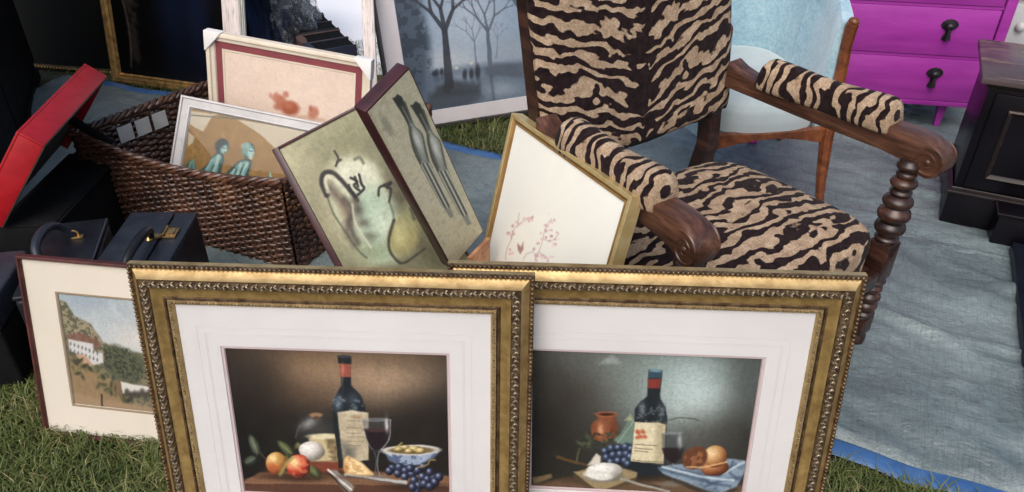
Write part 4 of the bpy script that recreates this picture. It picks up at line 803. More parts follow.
def tseat(u, v_):
    an = 2 * math.pi * u; cx = se(an, 3.2); sy = se(an - math.pi / 2, 3.2); prof_ = [(1, .325), (1.01, .36), (1.0, .395), (.96, .415), (.85, .428), (.5, .437), (0, .44)]
    k = v_ * 6; i = min(int(k), 5); f = k - i; r = prof_[i][0] * (1 - f) + prof_[i + 1][0] * f; z = prof_[i][1] * (1 - f) + prof_[i + 1][1] * f
    return ((.205 + .03 * (sy + 1) / 2) * cx * r, .265 + .295 * sy * r, z + .03 * (.3 + .7 * v_))
m = M(); m.grid(tseat, 48, 18, True); m.build('seat', MT['pale_seat'], bc, 80)
m = M()
m.grid(lambda u, v_: [( -.198 + .396 * u, -.030 - .012 * math.sin(math.pi * u) + (.026 if 0 < v_ < .6 else 0), (.340 if v_ in (0, .25) or v_ == 1 else .285 + .035 * math.sin(math.pi * u)))][0], 20, 4)
m.build('seat_rail', MT['red_wood'], bc)
for s in (-1, 1):
    # front leg runs up into the arm post with its little rolled top
    m = M(); pts = [(s * .224, -.075, 0), (s * .216, -.045, .15), (s * .212, -.022, .30), (s * .215, -.012, .42), (s * .216, -.004, .54), (s * .212, -.004, .63), (s * .209, -.014, .69), (s * .210, -.020, .705)]
    m.tube(pts, [.012, .018, .023, .022, .020, .019, .020, .018], 8, 1.1); m.ball((s * .210, -.018, .708), (.017, .020, .014), 10, 7); m.build('front_leg', MT['red_wood'], bc)
    m = M(); m.tube([(s * .36, .56, 0), (s * .29, .50, .16), (s * .23, .45, .31)], [.012, .016, .019], 8); m.build('back_leg', MT['red_wood'], bc)

# ------------------------------------------------------------------ chests
MT['purple'] = pm('magenta_purple_paint', (.315, .032, .29), (.25, .019, .235), 3, .45, 0, .3, 22, (1, 1, 6))
MT['dark_iron'] = pm('black_iron', (.012, .010, .014), (.03, .026, .03), 30, .4, .5, .3, 80)
MT['gap'] = pm('shadow_gap_paint', (.12, .01, .12), (.10, .01, .10), 8, .7, 0, .1)
def pull(parent, x, y, z, sc=1.0, mat='dark_iron'):
    m = M(); pl = [(-.030, .030), (-.018, .040), (0, .044), (.018, .040), (.030, .030), (.034, .018), (.026, .006), (.012, .000), (.010, -.016), (.016, -.028), (.018, -.040), (.008, -.046), (-.008, -.046), (-.018, -.040), (-.016, -.028), (-.010, -.016), (-.012, .000), (-.026, .006), (-.034, .018)]
    m.prism([(px * sc, pz * sc) for px, pz in pl], .005, Matrix(((1, 0, 0, x), (0, 0, -1, y), (0, 1, 0, z), (0, 0, 0, 1))), .001)
    m.ball((x, y - .012, z + .016 * sc), (.020 * sc, .014, .016 * sc), 10, 6); m.tube([(x, y - .016, z + .010 * sc), (x, y - .020, z - .018 * sc), (x, y - .018, z - .036 * sc)], [.006, .007, .012], 8)
    return m
pc = thing('chest_of_drawers', 'bright purple painted chest of drawers with dark drop handles', 'chest of drawers', loc=(2.015, 3.115, .003), rz=R(-10.5))
Wd, Dp = .86, .40                                                   # local origin: lower right front corner, x to the left is negative
m = M()
m.box((-.02, .02 + Dp / 2 - .02, .50), (.04, Dp, .76), .003); m.box((-Wd + .02, Dp / 2, .50), (.04, Dp, .76), .003); m.box((-Wd / 2, Dp - .01, .50), (Wd - .082, .02, .75)); m.box((-Wd / 2, Dp / 2 - .01, .8935), (Wd + .03, Dp + .03, .022), .004)
m.box((-Wd / 2, .014, .130), (Wd - .082, .022, .02), .001)
for z in (.3340, .5460, .7600): m.box((-Wd / 2, .021, z), (Wd - .082, .022, .012))
m.build('carcass', MT['purple'], pc)
for z in (.2340, .440, .653, .826):
    hgt = .184 if z < .3 else .196 if z < .6 else .198 if z < .8 else .106
    m = M(); m.box((-Wd / 2, .018, z), (Wd - .092, .026, hgt), .002); d_ = m.build('drawer', MT['purple'], pc)
    for x in (-.225, -Wd + .225): pull(None, x, .003, z + .012).build('handle', MT['dark_iron'], d_)
for x, y in ((-.135, .06), (-Wd + .135, .06), (-.135, Dp - .04), (-Wd + .135, Dp - .04)):
    m = M(); m.tube([(x, y, .125), (x, y, 0)], [.026, .014], 4, 1, True, (1, 1, 0)); m.build('leg', MT['purple'], pc, 20)

MT['grey_paint'] = pm('pale_grey_paint', (.47, .47, .47), (.42, .42, .425), 5, .5, 0, .15, 50)
gc = thing('chest_of_drawers', 'pale grey chest of drawers standing right of the purple chest', 'chest of drawers', loc=(2.14, 3.52, .003), rz=R(-6))
m = M(); m.box((.40, .2, .40), (.80, .40, .74), .004); m.box((.40, .2, .785), (.84, .43, .025), .004); m.build('carcass', MT['grey_paint'], gc)
for z in (.14, .36, .58):
    m = M(); m.box((.40, -.006, z), (.74, .02, .2), .003); d_ = m.build('drawer', MT['grey_paint'], gc)
    m = M(); m.ball((.16, -.03, z), (.022, .02, .022), 12, 8); m.tube([(.16, -.012, z), (.16, -.03, z)], .008); m.build('handle', MT['grey_paint'], d_)
    m = M(); m.ball((.64, -.03, z), (.022, .02, .022), 12, 8); m.tube([(.64, -.012, z), (.64, -.03, z)], .008); m.build('handle', MT['grey_paint'], d_)
for x in (.05, .75):
    for y in (.04, .36):
        m = M(); m.tube([(x, y, .035), (x, y, 0)], [.025, .02], 8); m.build('leg', MT['grey_paint'], gc)

def worn(name, base, wear, hi_lo=(.60, .66), rough=.3):
    t = NT(name); v = t.vec(); n = t.noise(t.vec((2.0, 12, 12)), 1.6, 8, .72, .5); k = t.ramp(n, [(hi_lo[0], 0.0), (hi_lo[1], 1.0)])
    mx = t.n('Mix', data_type='RGBA'); t.t.links.new(k, mx.inputs[0]); t.t.links.new(t.ramp(t.noise(v, 7, 5), [(.3, base), (.7, tuple(q * 1.8 for q in base))]), mx.inputs[6]); t.t.links.new(t.ramp(t.noise(v, 40, 4), [(.3, wear), (.7, tuple(q * 1.7 for q in wear))]), mx.inputs[7])
    return t.out(mx.outputs[2], t.math('MULTIPLY_ADD', k, .3, rough), 0, t.bump(n, .3, .002), .18)
MT['black_worn'] = worn('worn_black_paint', (.0025, .002, .0035), (.05, .035, .03), (.70, .78))
MT['black_edge'] = worn('rubbed_black_edge', (.012, .009, .009), (.12, .085, .065), (.56, .70))
MT['black_top'] = worn('rubbed_black_top', (.055, .040, .042), (.17, .11, .09), (.52, .68), .25)
cb = thing('bedside_cabinet', 'worn black painted bedside cabinet with panelled door and rubbed brown top edges', 'cabinet', loc=(1.544, 2.397, .004), rz=R(-25))
m = M(); m.box((.25, .19, .325), (.48, .36, .40), .002); m.build('carcass', MT['black_worn'], cb)
m = M(); m.box((.25, .19, .062), (.50, .38, .124), .003); m.build('plinth', MT['black_worn'], cb)
m = M(); ring(m, [(-.004, 0), (-.004, .006), (.0, .010), (.004, .012), (.010, .020), (.010, 0)], .508, .388); b = m.build('base_moulding', MT['black_edge'], cb); b.location = (-.004, -.004, .124)
m = M(); m.box((.25, .19, .539), (.545, .415, .022), .005); m.build('top', MT['black_top'], cb)
m = M(); ring(m, [(.0, 0), (.0, .004), (-.006, .010), (-.006, .014), (-.014, .02), (.02, .02), (.02, 0)], .49, .37); b = m.build('top_moulding', MT['black_edge'], cb); b.location = (.005, .005, .5075)
m = M(); m.box((.25, .008, .325), (.43, .02, .345), .003); dr = m.build('door', MT['black_worn'], cb)
m = M(); ring(m, [(0, 0), (0, .010), (.005, .014), (.010, .010), (.016, .003), (.016, 0)], .33, .25); b = m.build('door_moulding', MT['black_edge'], dr); b.matrix_local = Matrix(((1, 0, 0, .085), (0, 0, -1, -.002), (0, 1, 0, .20), (0, 0, 0, 1)))
m = M(); m.ball((.44, -.018, .33), .012, 10, 7); m.tube([(.44, -.002, .33), (.44, -.018, .33)], .005); m.build('knob', MT['dark_iron'], dr)
lb = thing('low_plinth', 'low black box with rubbed edges on the tarp in front of the black cabinet', 'box', loc=(1.640, 2.235, .004), rz=R(-24))
m = M(); m.box((.25, .045, .058), (.50, .085, .116), .003); m.build('body', MT['black_worn'], lb); m = M(); m.box((.25, .045, .125), (.515, .10, .016), .004); m.build('lid', MT['black_top2'] if 'black_top2' in MT else MT['black_worn'], lb); m = M(); m.tube([(-.008, -.006, .131), (.508, -.006, .131)], .003, 6); m.tube([(-.008, -.006, .131), (-.008, .094, .131)], .003, 6); m.build('rubbed_edge', MT['black_edge'], lb)
MT['navy_black'] = worn('dark_navy_board', (.005, .006, .011), (.05, .05, .06), (.68, .80), .35)
sb = thing('cabinet_door', 'dark navy cabinet door lying flat on the tarp at the right edge', 'door', loc=(1.30, 1.365, .010), rz=math.atan2(.857, .401) - R(90))
m = M(); m.box((.26, .46, .02), (.52, .92, .034), .004); dd = m.build('panel', MT['navy_black'], sb)
m = M(); ring(m, [(0, 0), (0, .008), (.01, .012), (.02, .0)], .40, .80); b = m.build('moulding', MT['navy_black'], sb); b.location = (.06, .06, .0365)

# small magenta scrap by the tub chair
m = M()
for k in range(7): m.ball((.012 * math.cos(k * .9), .012 * math.sin(k * .9), .018 + .004 * (k % 2)), (.018, .011, .016), 8, 6, Matrix.Rotation(k * .9, 3, 'Z') @ Matrix.Rotation(.5, 3, 'X'))
o = m.build('paper_flower', pm('magenta_paper', (.55, .05, .42), (.42, .03, .32), 40, .7, 0, .5, 90)); o.location = (1.02, 3.01, .012); tag(o, 'small magenta paper flower lying on the tarp under the blue chair', 'paper flower')

# ------------------------------------------------------------------ wicker basket
t = NT('dark_wicker'); v = t.vec(); n = t.noise(t.vec((1, 1, 1)), 45, 4, .7); n2 = t.noise(v, 7, 4, .6)
c = t.ramp(t.math('MULTIPLY_ADD', n2, .6, t.math('MULTIPLY', n, .5)), [(.36, (.008, .005, .004)), (.50, (.036, .015, .009)), (.64, (.100, .042, .022)), (.78, (.22, .115, .06))])
MT['wicker'] = t.out(c, .36, 0, t.bump(n, .4, .001), .55)
bk = thing('wicker_basket', 'large dark brown rectangular wicker basket holding leaning pictures', 'basket', loc=(-1.165, 2.40, .006))
Bo = Vector(bk.location)
top = [Vector(p) - Bo for p in ((-1.4937, 2.4112, 0.3397), (-0.6981, 2.0709, 0.3397), (-0.2981, 2.6309, 0.3397), (-1.0937, 2.9712, 0.3397))]
cen = sum(top, Vector()) / 4
bot = [Vector((cen.x + (p.x - cen.x) * 1.0, cen.y + (p.y - cen.y) * 1.0, .004)) for p in top]
def weave(b0, b1, t1, t0, rows, stakes, sag, nm):
    m = M(); L = (t1 - t0).length; e = (t1 - t0).normalized(); nn = Vector((e.y, -e.x, 0)).normalized(); ns = stakes * 4
    def P(u, v_): 
        p = b0.lerp(b1, u).lerp(t0.lerp(t1, u), v_); p.z -= sag * math.sin(math.pi * u) ** 1.0 * v_ * v_; return p
    for r in range(rows):
        vv = (r + .5) / rows; jit = random.uniform(-.0015, .0015); rad = (P(.5, 1) - P(.5, 0)).length / rows * .60 * random.uniform(.92, 1.08); ph = random.uniform(-.12, .12)
        pts = [P(k / ns, vv) + nn * (.0068 * math.cos(math.pi * (k / 4 + r + ph))) + Vector((0, 0, jit + .0012 * math.sin(k * 1.7 + r))) for k in range(ns + 1)]
        m.tube(pts, rad, 8, .62, True, (0, 0, 1))
    for k in range(stakes + 1): m.tube([P(min(1, max(0, k / stakes)), q) for q in (0, .25, .5, .75, 1.0)], .005, 6, 1, True, (1, 0, .1))
    o = m.build(nm, MT['wicker'], bk, 60)
    m = M()
    for s_ in (0, 1, 2):
        m.tube([P(k / 90, 1.0) + nn * .010 * math.cos(k * .55 + s_ * 2.094) + Vector((0, 0, .004 + .009 * math.sin(k * .55 + s_ * 2.094))) for k in range(91)], .0075, 6)
    m.build('rim', MT['wicker'], o, 60)
    return P
weave(bot[0], bot[1], top[1], top[0], 28, 28, .046, 'front_panel')
weave(bot[1], bot[2], top[2], top[1], 28, 18, .012, 'end_panel')
PB = weave(bot[2], bot[3], top[3], top[2], 28, 28, .010, 'back_panel')
PE = weave(bot[3], bot[0], top[0], top[3], 28, 18, .0, 'end_panel')
m = M(); m.add([p + Vector((0, 0, .006)) for p in bot] + [p + Vector((0, 0, .014)) for p in bot], [(3, 2, 1, 0), (4, 5, 6, 7), (0, 1, 5, 4), (1, 2, 6, 5), (2, 3, 7, 6), (3, 0, 4, 7)]); m.build('base', MT['wicker'], bk, 0)
# three pale cloth tabs woven in near the left end, and the dark lid strap
e = (top[0] - top[3]).normalized(); nin = Vector((e.y, -e.x, 0)); nin = nin if nin.dot(cen - top[3].lerp(top[0], .5)) > 0 else -nin
MT['pale_tab'] = pm('pale_grey_tab', (.42, .43, .42), (.34, .35, .34), 14, .8, 0, .2, 80)
for k in range(3):
    m = M(); u0, u1 = .79 - k * .10, .71 - k * .10
    q = [PE(u0, .74), PE(u1, .74), PE(u1, .92), PE(u0, .92)]; q = [p + nin * .018 for p in q]
    m.add(q + [p - nin * .003 for p in q], [(0, 1, 2, 3), (7, 6, 5, 4), (0, 4, 5, 1), (1, 5, 6, 2), (2, 6, 7, 3), (3, 7, 4, 0)]); m.build('cloth_tab', MT['pale_tab'], bk, 0)

# ------------------------------------------------------------------ cases
MT['black_leather'] = pm('black_grained_leather', (.006, .0065, .009), (.012, .013, .018), 20, .42, 0, .5, 260, spec=.3, bdist=.0015)
MT['navy_leather'] = pm('blue_black_leather', (.013, .016, .023), (.021, .026, .036), 16, .40, 0, .5, 240, spec=.35, bdist=.0015)
MT['black_cloth'] = pm('black_lining_cloth', (.0035, .0035, .004), (.006, .006, .007), 30, .9, 0, .4, 200, spec=.15)
MT['brass'] = pm('tarnished_brass', (.55, .36, .15), (.32, .20, .08), 60, .32, .85, .2, 160)
MT['red_cloth'] = pm('red_leathercloth', (.36, .008, .014), (.28, .006, .011), 22, .42, 0, .45, 240, spec=.45, bdist=.0012)
MT['brown_lining'] = pm('mottled_brown_lining', (.014, .010, .006), (.030, .020, .012), 26, .8, 0, .4, 120)
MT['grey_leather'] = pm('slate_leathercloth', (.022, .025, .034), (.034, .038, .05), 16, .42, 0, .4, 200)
def handle(m, a_, b_, hgt, r, side):
    a_, b_ = Vector(a_), Vector(b_); pts = []
    for k in range(17):
        q = k / 16; s_ = math.sin(math.pi * q); pts.append(a_.lerp(b_, .5 - .5 * math.cos(math.pi * q) * (1.0 + .12 * s_)) + Vector(side) * hgt * s_ ** .6)
    m.tube(pts, [r * (.55 + .45 * math.sin(math.pi * k / 16) ** .5) for k in range(17)], 10)
# doctor's case: flap top, seam, clasp, handle
pc_ = thing('flap_case', 'blue black leather case with brass clasp on its flap and a looped handle', 'case', loc=(-1.025, 1.775, .0), rz=R(2))
m = M(); m.box((0, 0, .143), (.196, .41, .286), .014, None, 3); bd = m.build('body', MT['black_leather'], pc_)
m = M(); m.box((-.034, 0, .290), (.130, .414, .016), .007, None, 3); m.build('flap', MT['navy_leather'], pc_)
m = M(); m.box((.066, 0, .288), (.062, .412, .012), .005, None, 3); m.build('top_strip', MT['navy_leather'], pc_)
m = M(); m.box((.060, .085, .2985), (.036, .050, .006), .0015); m.box((.060, .085, .303), (.022, .034, .005), .0015); m.box((.026, .066, .3015), (.030, .018, .008), .002); m.tube([(.044, .060, .306), (.044, .110, .306)], .003, 8); m.build('clasp', MT['brass'], pc_)
m = M(); handle(m, (.012, .055, .297), (.004, -.115, .297), .052, .0125, (.25, 0, 1)); hd = m.build('handle', MT['black_leather'], pc_)
for y in (.058, -.118): m = M(); m.tube([(.010, y - .012, .300), (.010, y, .313), (.010, y + .012, .300)], .0035, 8); m.ball((.010, y, .300), (.012, .016, .006), 10, 6); m.build('handle_ring', MT['brass'], hd)
# second case lying beside it
vc = thing('vanity_case', 'black leather case with an upright rounded handle and small brass ring', 'case', loc=(-1.238, 1.775, 0), rz=R(14))
m = M(); m.box((0, 0, .135), (.17, .36, .27), .012, None, 3); m.build('body', MT['black_leather'], vc)
m = M(); m.box((0, 0, .276), (.172, .362, .014), .005, None, 3); m.build('lid', MT['black_leather'], vc)
m = M(); m.box((.0885, 0, .268), (.004, .30, .006)); m.tube([(.084, -.17, .284), (.084, .17, .284)], .0025, 6); m.build('edge_trim', MT['brass2'] if 'brass2' in MT else MT['grey_leather'], vc)
m = M(); handle(m, (.012, .085, .283), (-.012, -.075, .283), .075, .0125, (-.45, -.1, 1)); hd = m.build('handle', MT['navy_leather'], vc)
m = M()
for k in range(1): m.tube([(.012 + .012 * math.cos(q), .088 + .0 * q, .292 + .012 * math.sin(q)) for q in [j * .449 for j in range(15)]], .003, 6)
m.box((.022, .083, .286), (.03, .016, .006), .001); m.build('ring', MT['brass'], hd)
# dark suitcase at the left edge; lid colour carries its bluish reflection
st = thing('suitcase', 'dark flat topped suitcase, bluish reflection in its lid colour, at the lower left edge on the grass', 'suitcase', loc=(-1.50, 1.66, .0), rz=R(8))
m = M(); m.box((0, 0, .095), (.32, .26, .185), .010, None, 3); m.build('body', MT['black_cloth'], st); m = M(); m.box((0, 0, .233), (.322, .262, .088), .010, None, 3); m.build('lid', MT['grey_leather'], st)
m = M(); m.tube([(-.16, -.132, .188), (.16, -.132, .188)], .004, 6); m.box((.1, -.134, .19), (.03, .008, .03), .001); m.build('latch', MT['dark_iron'], st)
# trunk with its red rimmed lid thrown open
rb = thing('open_trunk', 'black trunk with lid open, red outside and brown inside', 'trunk', loc=(-1.575, 2.22, 0))
O_ = Vector(rb.location)
def V3(*p): return Vector(p) - O_
p0, p1, p2 = V3(-1.418, 2.490, .564), V3(-1.370, 1.968, .564), V3(-1.575, 1.950, .302)
p0b, p1b, p2b = V3(-1.359, 2.495, .518), V3(-1.311, 1.974, .518), V3(-1.516, 1.955, .256)
dn = p2 - p1; ax_ = p1 - p0; nn_ = p0b - p0
def slab(m, o, a_, b_, c_):
    v_ = [o, o + a_, o + a_ + b_, o + b_]; v_ += [p + c_ for p in v_]
    bm = bmesh.new(); q = [bm.verts.new(p) for p in v_]
    for f in ((0, 3, 2, 1), (4, 5, 6, 7), (0, 1, 5, 4), (1, 2, 6, 5), (2, 3, 7, 6), (3, 0, 4, 7)): bm.faces.new([q[i] for i in f])
    bmesh.ops.recalc_face_normals(bm, faces=bm.faces); bmesh.ops.bevel(bm, geom=list(bm.edges), offset=.0018, segments=2, affect='EDGES', profile=.5); m.bm(bm)
th_ = .008; an_, dd_, cn_ = ax_.normalized(), dn.normalized(), nn_.normalized()
m = M()
slab(m, p0, ax_, dn, cn_ * th_)                                       # outside face of the lid
slab(m, p0 + cn_ * th_, ax_, dd_ * th_, nn_ - cn_ * th_)              # top rim
slab(m, p0 + cn_ * th_ + ax_ - an_ * th_ + dd_ * th_, an_ * th_, dn - dd_ * th_, nn_ - cn_ * th_)
slab(m, p0 + cn_ * th_ + dd_ * th_, an_ * th_, dn - dd_ * th_, nn_ - cn_ * th_)
lid = m.build('lid', MT['red_cloth'], rb, 30)
m = M(); slab(m, p0 + cn_ * (th_ + .002) + dd_ * th_ * 1.2 + an_ * th_ * 1.2, ax_ - an_ * th_ * 2.4, dn - dd_ * th_ * 1.4, nn_ * .55); m.build('lining', MT['brown_lining'], lid, 30)
m = M(); slab(m, p0 + nn_ - dd_ * .001, ax_, dd_ * .009, cn_ * .004); slab(m, p1 + nn_ - an_ * .008, an_ * .009, dn, cn_ * .004); m.build('edge_binding', MT['brown_lining'], lid, 30)
m = M(); m.tube([V3(-1.50, 2.36, .44), V3(-1.464, 2.372, .42), V3(-1.384, 2.405, .325), V3(-1.372, 2.412, .305)], .016, 8, .45); m.build('stay_strap', MT['black_cloth'], lid)
m = M(); m.box((.105, 0, .122), (.19, .50, .240), .006); m.build('body', MT['black_cloth'], rb); m = M(); m.box((.125, .0, .246), (.17, .49, .010), .002); m.tube([(.20, -.24, .253), (.20, .24, .253)], .003, 6); m.build('tray', MT['black_cloth'], rb)

# ------------------------------------------------------------------ wooden crate behind the gold frames
MT['pine'] = wood('orange_pine', (.20, .085, .035), (.36, .17, .085), (.50, .27, .15), .5, (0, R(90), 0), (3, 30, 30))
cr = thing('wooden_crate', 'small open pine crate corner under the blossom picture behind the gold frames', 'crate', loc=(-.122, 1.655, .005), rz=R(-27))
for nm, c, d in (('front_board', (.19, .005, .128), (.38, .010, .256)), ('back_board', (.19, .125, .118), (.38, .010, .236)), ('side_board', (.005, .065, .173), (.010, .108, .346)), ('side_board', (.375, .065, .173), (.010, .108, .346)), ('base_board', (.19, .065, .02), (.358, .108, .010))):
    m = M(); m.box(c, d, .0015); m.build(nm, MT['pine'], cr)
m = M(); m.box((.022, .03, .26), (.022, .036, .13), .001); m.build('corner_post', MT['pine'], cr)

# ------------------------------------------------------------------ big frames and things at the back left
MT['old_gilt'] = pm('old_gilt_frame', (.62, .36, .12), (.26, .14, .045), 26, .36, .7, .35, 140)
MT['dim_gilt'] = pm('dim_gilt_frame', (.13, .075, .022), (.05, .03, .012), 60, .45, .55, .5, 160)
def painted_darkness(w_, h, seed, blue):  # near-black sheet: dark reflection and shade painted in place of mirror glass
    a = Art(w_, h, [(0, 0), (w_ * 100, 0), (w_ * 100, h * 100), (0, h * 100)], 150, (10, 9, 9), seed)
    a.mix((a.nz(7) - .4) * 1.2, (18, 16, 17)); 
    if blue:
        a.glow(w_ * 52, h * 62, 9, 46, (18, 26, 48), .95); a.glow(w_ * 74, h * 66, 8, 44, (20, 28, 52), .95); a.mix((a.nz(12) - .55) * 1.5, (30, 24, 20))  # painted reflection of blue jeans
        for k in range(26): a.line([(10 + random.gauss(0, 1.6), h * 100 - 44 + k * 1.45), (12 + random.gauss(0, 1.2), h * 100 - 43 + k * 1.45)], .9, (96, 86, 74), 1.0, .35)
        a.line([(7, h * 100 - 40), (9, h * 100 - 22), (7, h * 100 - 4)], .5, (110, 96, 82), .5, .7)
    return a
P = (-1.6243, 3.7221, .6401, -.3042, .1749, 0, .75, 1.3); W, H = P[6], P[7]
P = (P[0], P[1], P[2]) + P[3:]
o = thing('gilt_painted_mirror', 'tall shiny gilt framed mirror, its dark reflection painted in, standing on the grass', 'framed picture', pic_mw(P))
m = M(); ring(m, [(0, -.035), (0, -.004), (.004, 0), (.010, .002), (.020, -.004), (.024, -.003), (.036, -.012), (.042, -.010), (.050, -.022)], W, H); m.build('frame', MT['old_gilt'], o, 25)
a = painted_darkness(W - .09, H - .09, 11, True); a.build('painted_dark_sheet', o, (.045, .045, -.020), .30, 1.0); pane(o, .046, .046, W - .046, H - .046, -.0165)
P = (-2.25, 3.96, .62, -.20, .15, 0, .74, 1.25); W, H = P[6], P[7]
o = thing('beaded_gilt_frame', 'dull beaded gilt frame with darkness painted on its sheet, beside the added black block', 'framed picture', pic_mw(P))
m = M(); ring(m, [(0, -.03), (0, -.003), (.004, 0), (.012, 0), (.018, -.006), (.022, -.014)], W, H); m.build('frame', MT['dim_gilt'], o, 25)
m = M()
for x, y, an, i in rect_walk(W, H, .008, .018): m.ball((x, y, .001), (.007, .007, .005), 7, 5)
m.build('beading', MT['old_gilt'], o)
a = painted_darkness(W - .04, H - .04, 12, False); a.build('painted_dark_sheet', o, (.02, .02, -.012), .5, .7)  # shade painted as a near-black sheet
# added black block at the far left: fills its darkness, blocks sky light
MT['shade_black'] = pm('painted_shade_black', (.0035, .0032, .0035), (.006, .0055, .006), 9, .75, 0, .2, 60, spec=.2)  # near-black colour stands for the shade at the far left
bb = thing('shade_block', 'added tall black block standing for the darkness at the far left', 'shade_block', loc=(-1.71, 2.12, 0), rz=math.atan2(1.68, -.71))
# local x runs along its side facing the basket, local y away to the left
m = M(); m.box((.90, .25, .80), (1.80, .50, 1.50), .006); m.build('carcass', MT['shade_black'], bb)
m = M(); m.box((.90, .25, 1.565), (1.84, .54, .03), .006); m.build('top', MT['shade_black'], bb); m = M(); m.box((.90, .25, .025), (1.82, .52, .05), .004); m.build('plinth', MT['shade_black'], bb)
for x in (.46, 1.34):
    m = M(); m.box((x, -.004, .80), (.86, .018, 1.40), .003); d_ = m.build('door', MT['shade_black'], bb); m = M(); m.ball((x + (.38 if x < .9 else -.38), -.03, .8), .015, 10, 7); m.build('knob', MT['dark_iron'], d_)

# pale empty frame
P = (-.8614, 3.15, .5702, .0614, .5007, 0, .6045, 1.3); W, H = P[6], P[7]
MT['pale_wood'] = wood('pale_whitewashed_wood', (.42, .36, .33), (.60, .53, .50), (.68, .62, .59), .6, (0, 0, 0), (40, 3, 40))
o = thing('pale_frame', 'tall empty frame of pale whitewashed wood leaning back behind the red mount picture', 'frame', pic_mw(P))
for nm, c, d in (('stile', (.041, H / 2, -.012), (.082, H, .024)), ('stile', (W - .024, H / 2, -.012), (.048, H, .024)), ('rail', (W / 2, .03, -.012), (W - .135, .06, .022)), ('rail', (W / 2 + .017, H - .03, -.012), (W - .135, .06, .022))):
    m = M(); m.box(c, d, .003); 
    m.build(nm, MT['pale_wood'], o)
m = M(); m.box((.072, H / 2, .003), (.008, H - .02, .006), .001); m.box((.086, H / 2, -.010), (.006, H - .12, .016), .001); m.build('bead', pm('greenish_grey_line', (.30, .31, .28), (.22, .23, .20), 20, .6), o)

# blue denim cloth hung over a box, plastic bag, dark books, white sheet
t = NT('blue_denim'); v = t.vec(); n = t.noise(t.vec((1, 1, .25)), 18, 5, .6); c = t.ramp(n, [(.3, (.006, .009, .020)), (.5, (.014, .024, .060)), (.72, (.030, .055, .125))])
MT['denim'] = t.out(c, .85, 0, t.bump(t.noise(v, 300, 3), .4, .001), .2)
o = thing('denim_cloth', 'dark blue denim cloth hanging in folds seen through the pale frame', 'cloth', loc=(-1.42, 4.05, 0), rz=R(4))
m = M()
def den(u, v_):
    x = -.22 + .54 * u; f = .035 * math.sin(u * 21 + 1.5 * math.sin(v_ * 3)) + .02 * math.sin(u * 47 + v_ * 2) + .015 * math.sin(u * 9 + 4 * v_)
    if v_ < .75: return (x + .02 * math.sin(v_ * 6), f * (.35 + .65 * (1 - v_)) - .05 * (1 - v_), .012 + .60 * v_ / .75)
    q = (v_ - .75) / .25; return (x + .02 * math.sin(v_ * 6), f * .3 * (1 - q) + .34 * q, .612 + .02 * math.sin(q * 3.1) + .012 * math.sin(u * 30))
m.grid(den, 110, 40); m.build('folds', MT['denim'], o, 80)
m = M(); m.box((.05, .20, .30), (.50, .28, .58), .01); m.build('inner_box', MT['black_cloth'], o)
# clear plastic bag
t = NT('clear_plastic'); tr = t.n('BsdfTransparent'); gl = t.n('BsdfGlossy'); gl.inputs['Roughness'].default_value = .12; df = t.n('BsdfTranslucent'); df.inputs[0].default_value = (.75, .82, .88, 1)
bn = t.bump(t.noise(t.vec(), 16, 5, .6, 1.5), 1.0, .05); t.t.links.new(bn, gl.inputs['Normal'])
m1 = t.n('MixShader'); m1.inputs[0].default_value = .5; t.t.links.new(gl.outputs[0], m1.inputs[1]); t.t.links.new(df.outputs[0], m1.inputs[2])
m2 = t.n('MixShader'); t.t.links.new(t.ramp(t.noise(t.vec(), 13, 4, .6, 1.2), [(.40, .10), (.62, .62)]), m2.inputs[0]); t.t.links.new(tr.outputs[0], m2.inputs[1]); t.t.links.new(m1.outputs[0], m2.inputs[2]); t.t.links.new(m2.outputs[0], t.t.nodes['Material Output'].inputs[0]); t.t.nodes.remove(t.b); PLA = t.m
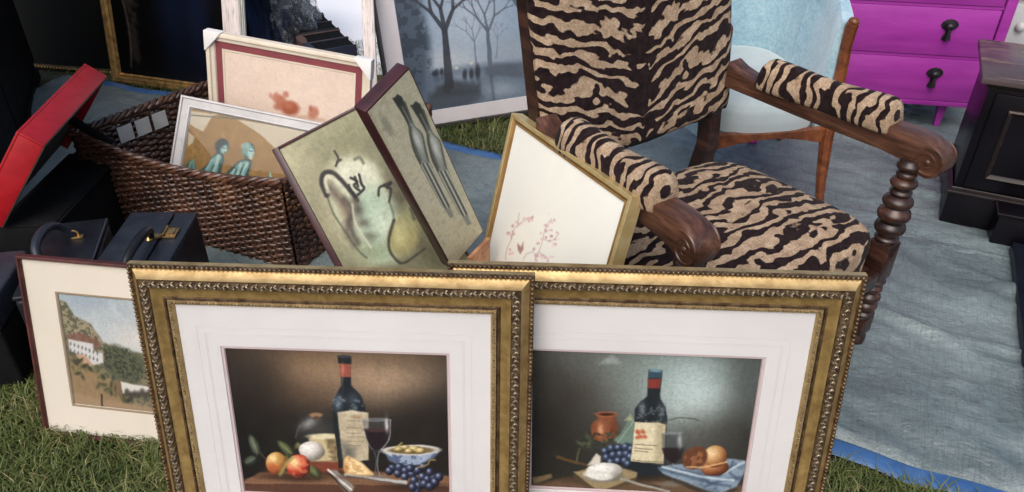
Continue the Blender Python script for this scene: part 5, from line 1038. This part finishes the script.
def crumple(u, v_):
    a_ = 2 * math.pi * u; ph = math.pi * v_; d = Vector((math.sin(ph) * math.cos(a_), math.sin(ph) * math.sin(a_), -math.cos(ph)))
    k = 1 + .16 * math.sin(5 * a_ + 3 * ph) * math.sin(ph) + .10 * math.sin(11 * d.x + 7 * d.z) + .07 * math.sin(17 * d.y - 9 * d.z + 2)
    return (d.x * .115 * k, d.y * .13 * k, .20 + d.z * .20 * k)
m = M(); m.grid(crumple, 60, 36, True); o = m.build('plastic_bag', PLA, None, 80); o.location = (-1.14, 4.08, .02); tag(o, 'crumpled clear plastic bag beside the blue denim cloth', 'plastic bag')
bx0, bx1 = Vector((-1.235, 4.42, .004)), Vector((-.90, 3.78, .004)); bkc = [(.016, .012, .012), (.010, .014, .030), (.06, .028, .02), (.012, .012, .014), (.085, .05, .042), (.014, .018, .034)]
lbl = ['dark brown bound book, farthest of the row behind the pale frame', 'navy bound book next to the farthest brown one', 'reddish brown bound book third along the row', 'black bound book in the middle of the row', 'pinkish brown bound book second from the near end', 'near black blue bound book at the near end of the row']
for k in range(6):
    p = bx0.lerp(bx1, k / 5); cm = pm('book_cloth', bkc[k], tuple(q * 1.6 for q in bkc[k]), 12, .55, 0, .3, 120); hh = .172 + .004 * (k % 2)
    o = thing('book', lbl[k], 'book', loc=p, rz=R(-62.4), group='row of dark bound books')
    m = M(); m.box((-.064, .0, hh / 2), (.006, .22, hh), .002); m.box((.064, .0, hh / 2), (.006, .22, hh), .002); m.tube([(0, -.11, .002), (0, -.11, hh)], .066, 14, .35, True, (1, 0, 0)); m.build('cover', cm, o, 40)
    m = M(); m.box((0, .0, hh / 2), (.120, .20, hh - .008)); m.build('pages', MT['black_cloth'], o, 0)
MT['sheet'] = pm('white_cotton_sheet', (.86, .86, .87), (.90, .90, .91), 3, .9, 0, .3, 30, bdist=.01)
o = thing('white_sheet', 'bright white sheet spread on the ground behind the row of books', 'sheet', loc=(-1.45, 3.75, .004), rz=R(-4))
m = M(); m.grid(lambda u, v_: (1.75 * u, .1 + 3.2 * v_, .012 + .006 * math.sin(u * 9 + v_ * 14) + .005 * math.sin(u * 21 - v_ * 8)), 60, 80); m.grid(lambda u, v_: (1.75 * u, .1 + 3.2 * v_, .006), 1, 1); m.build('cloth', MT['sheet'], o, 80)
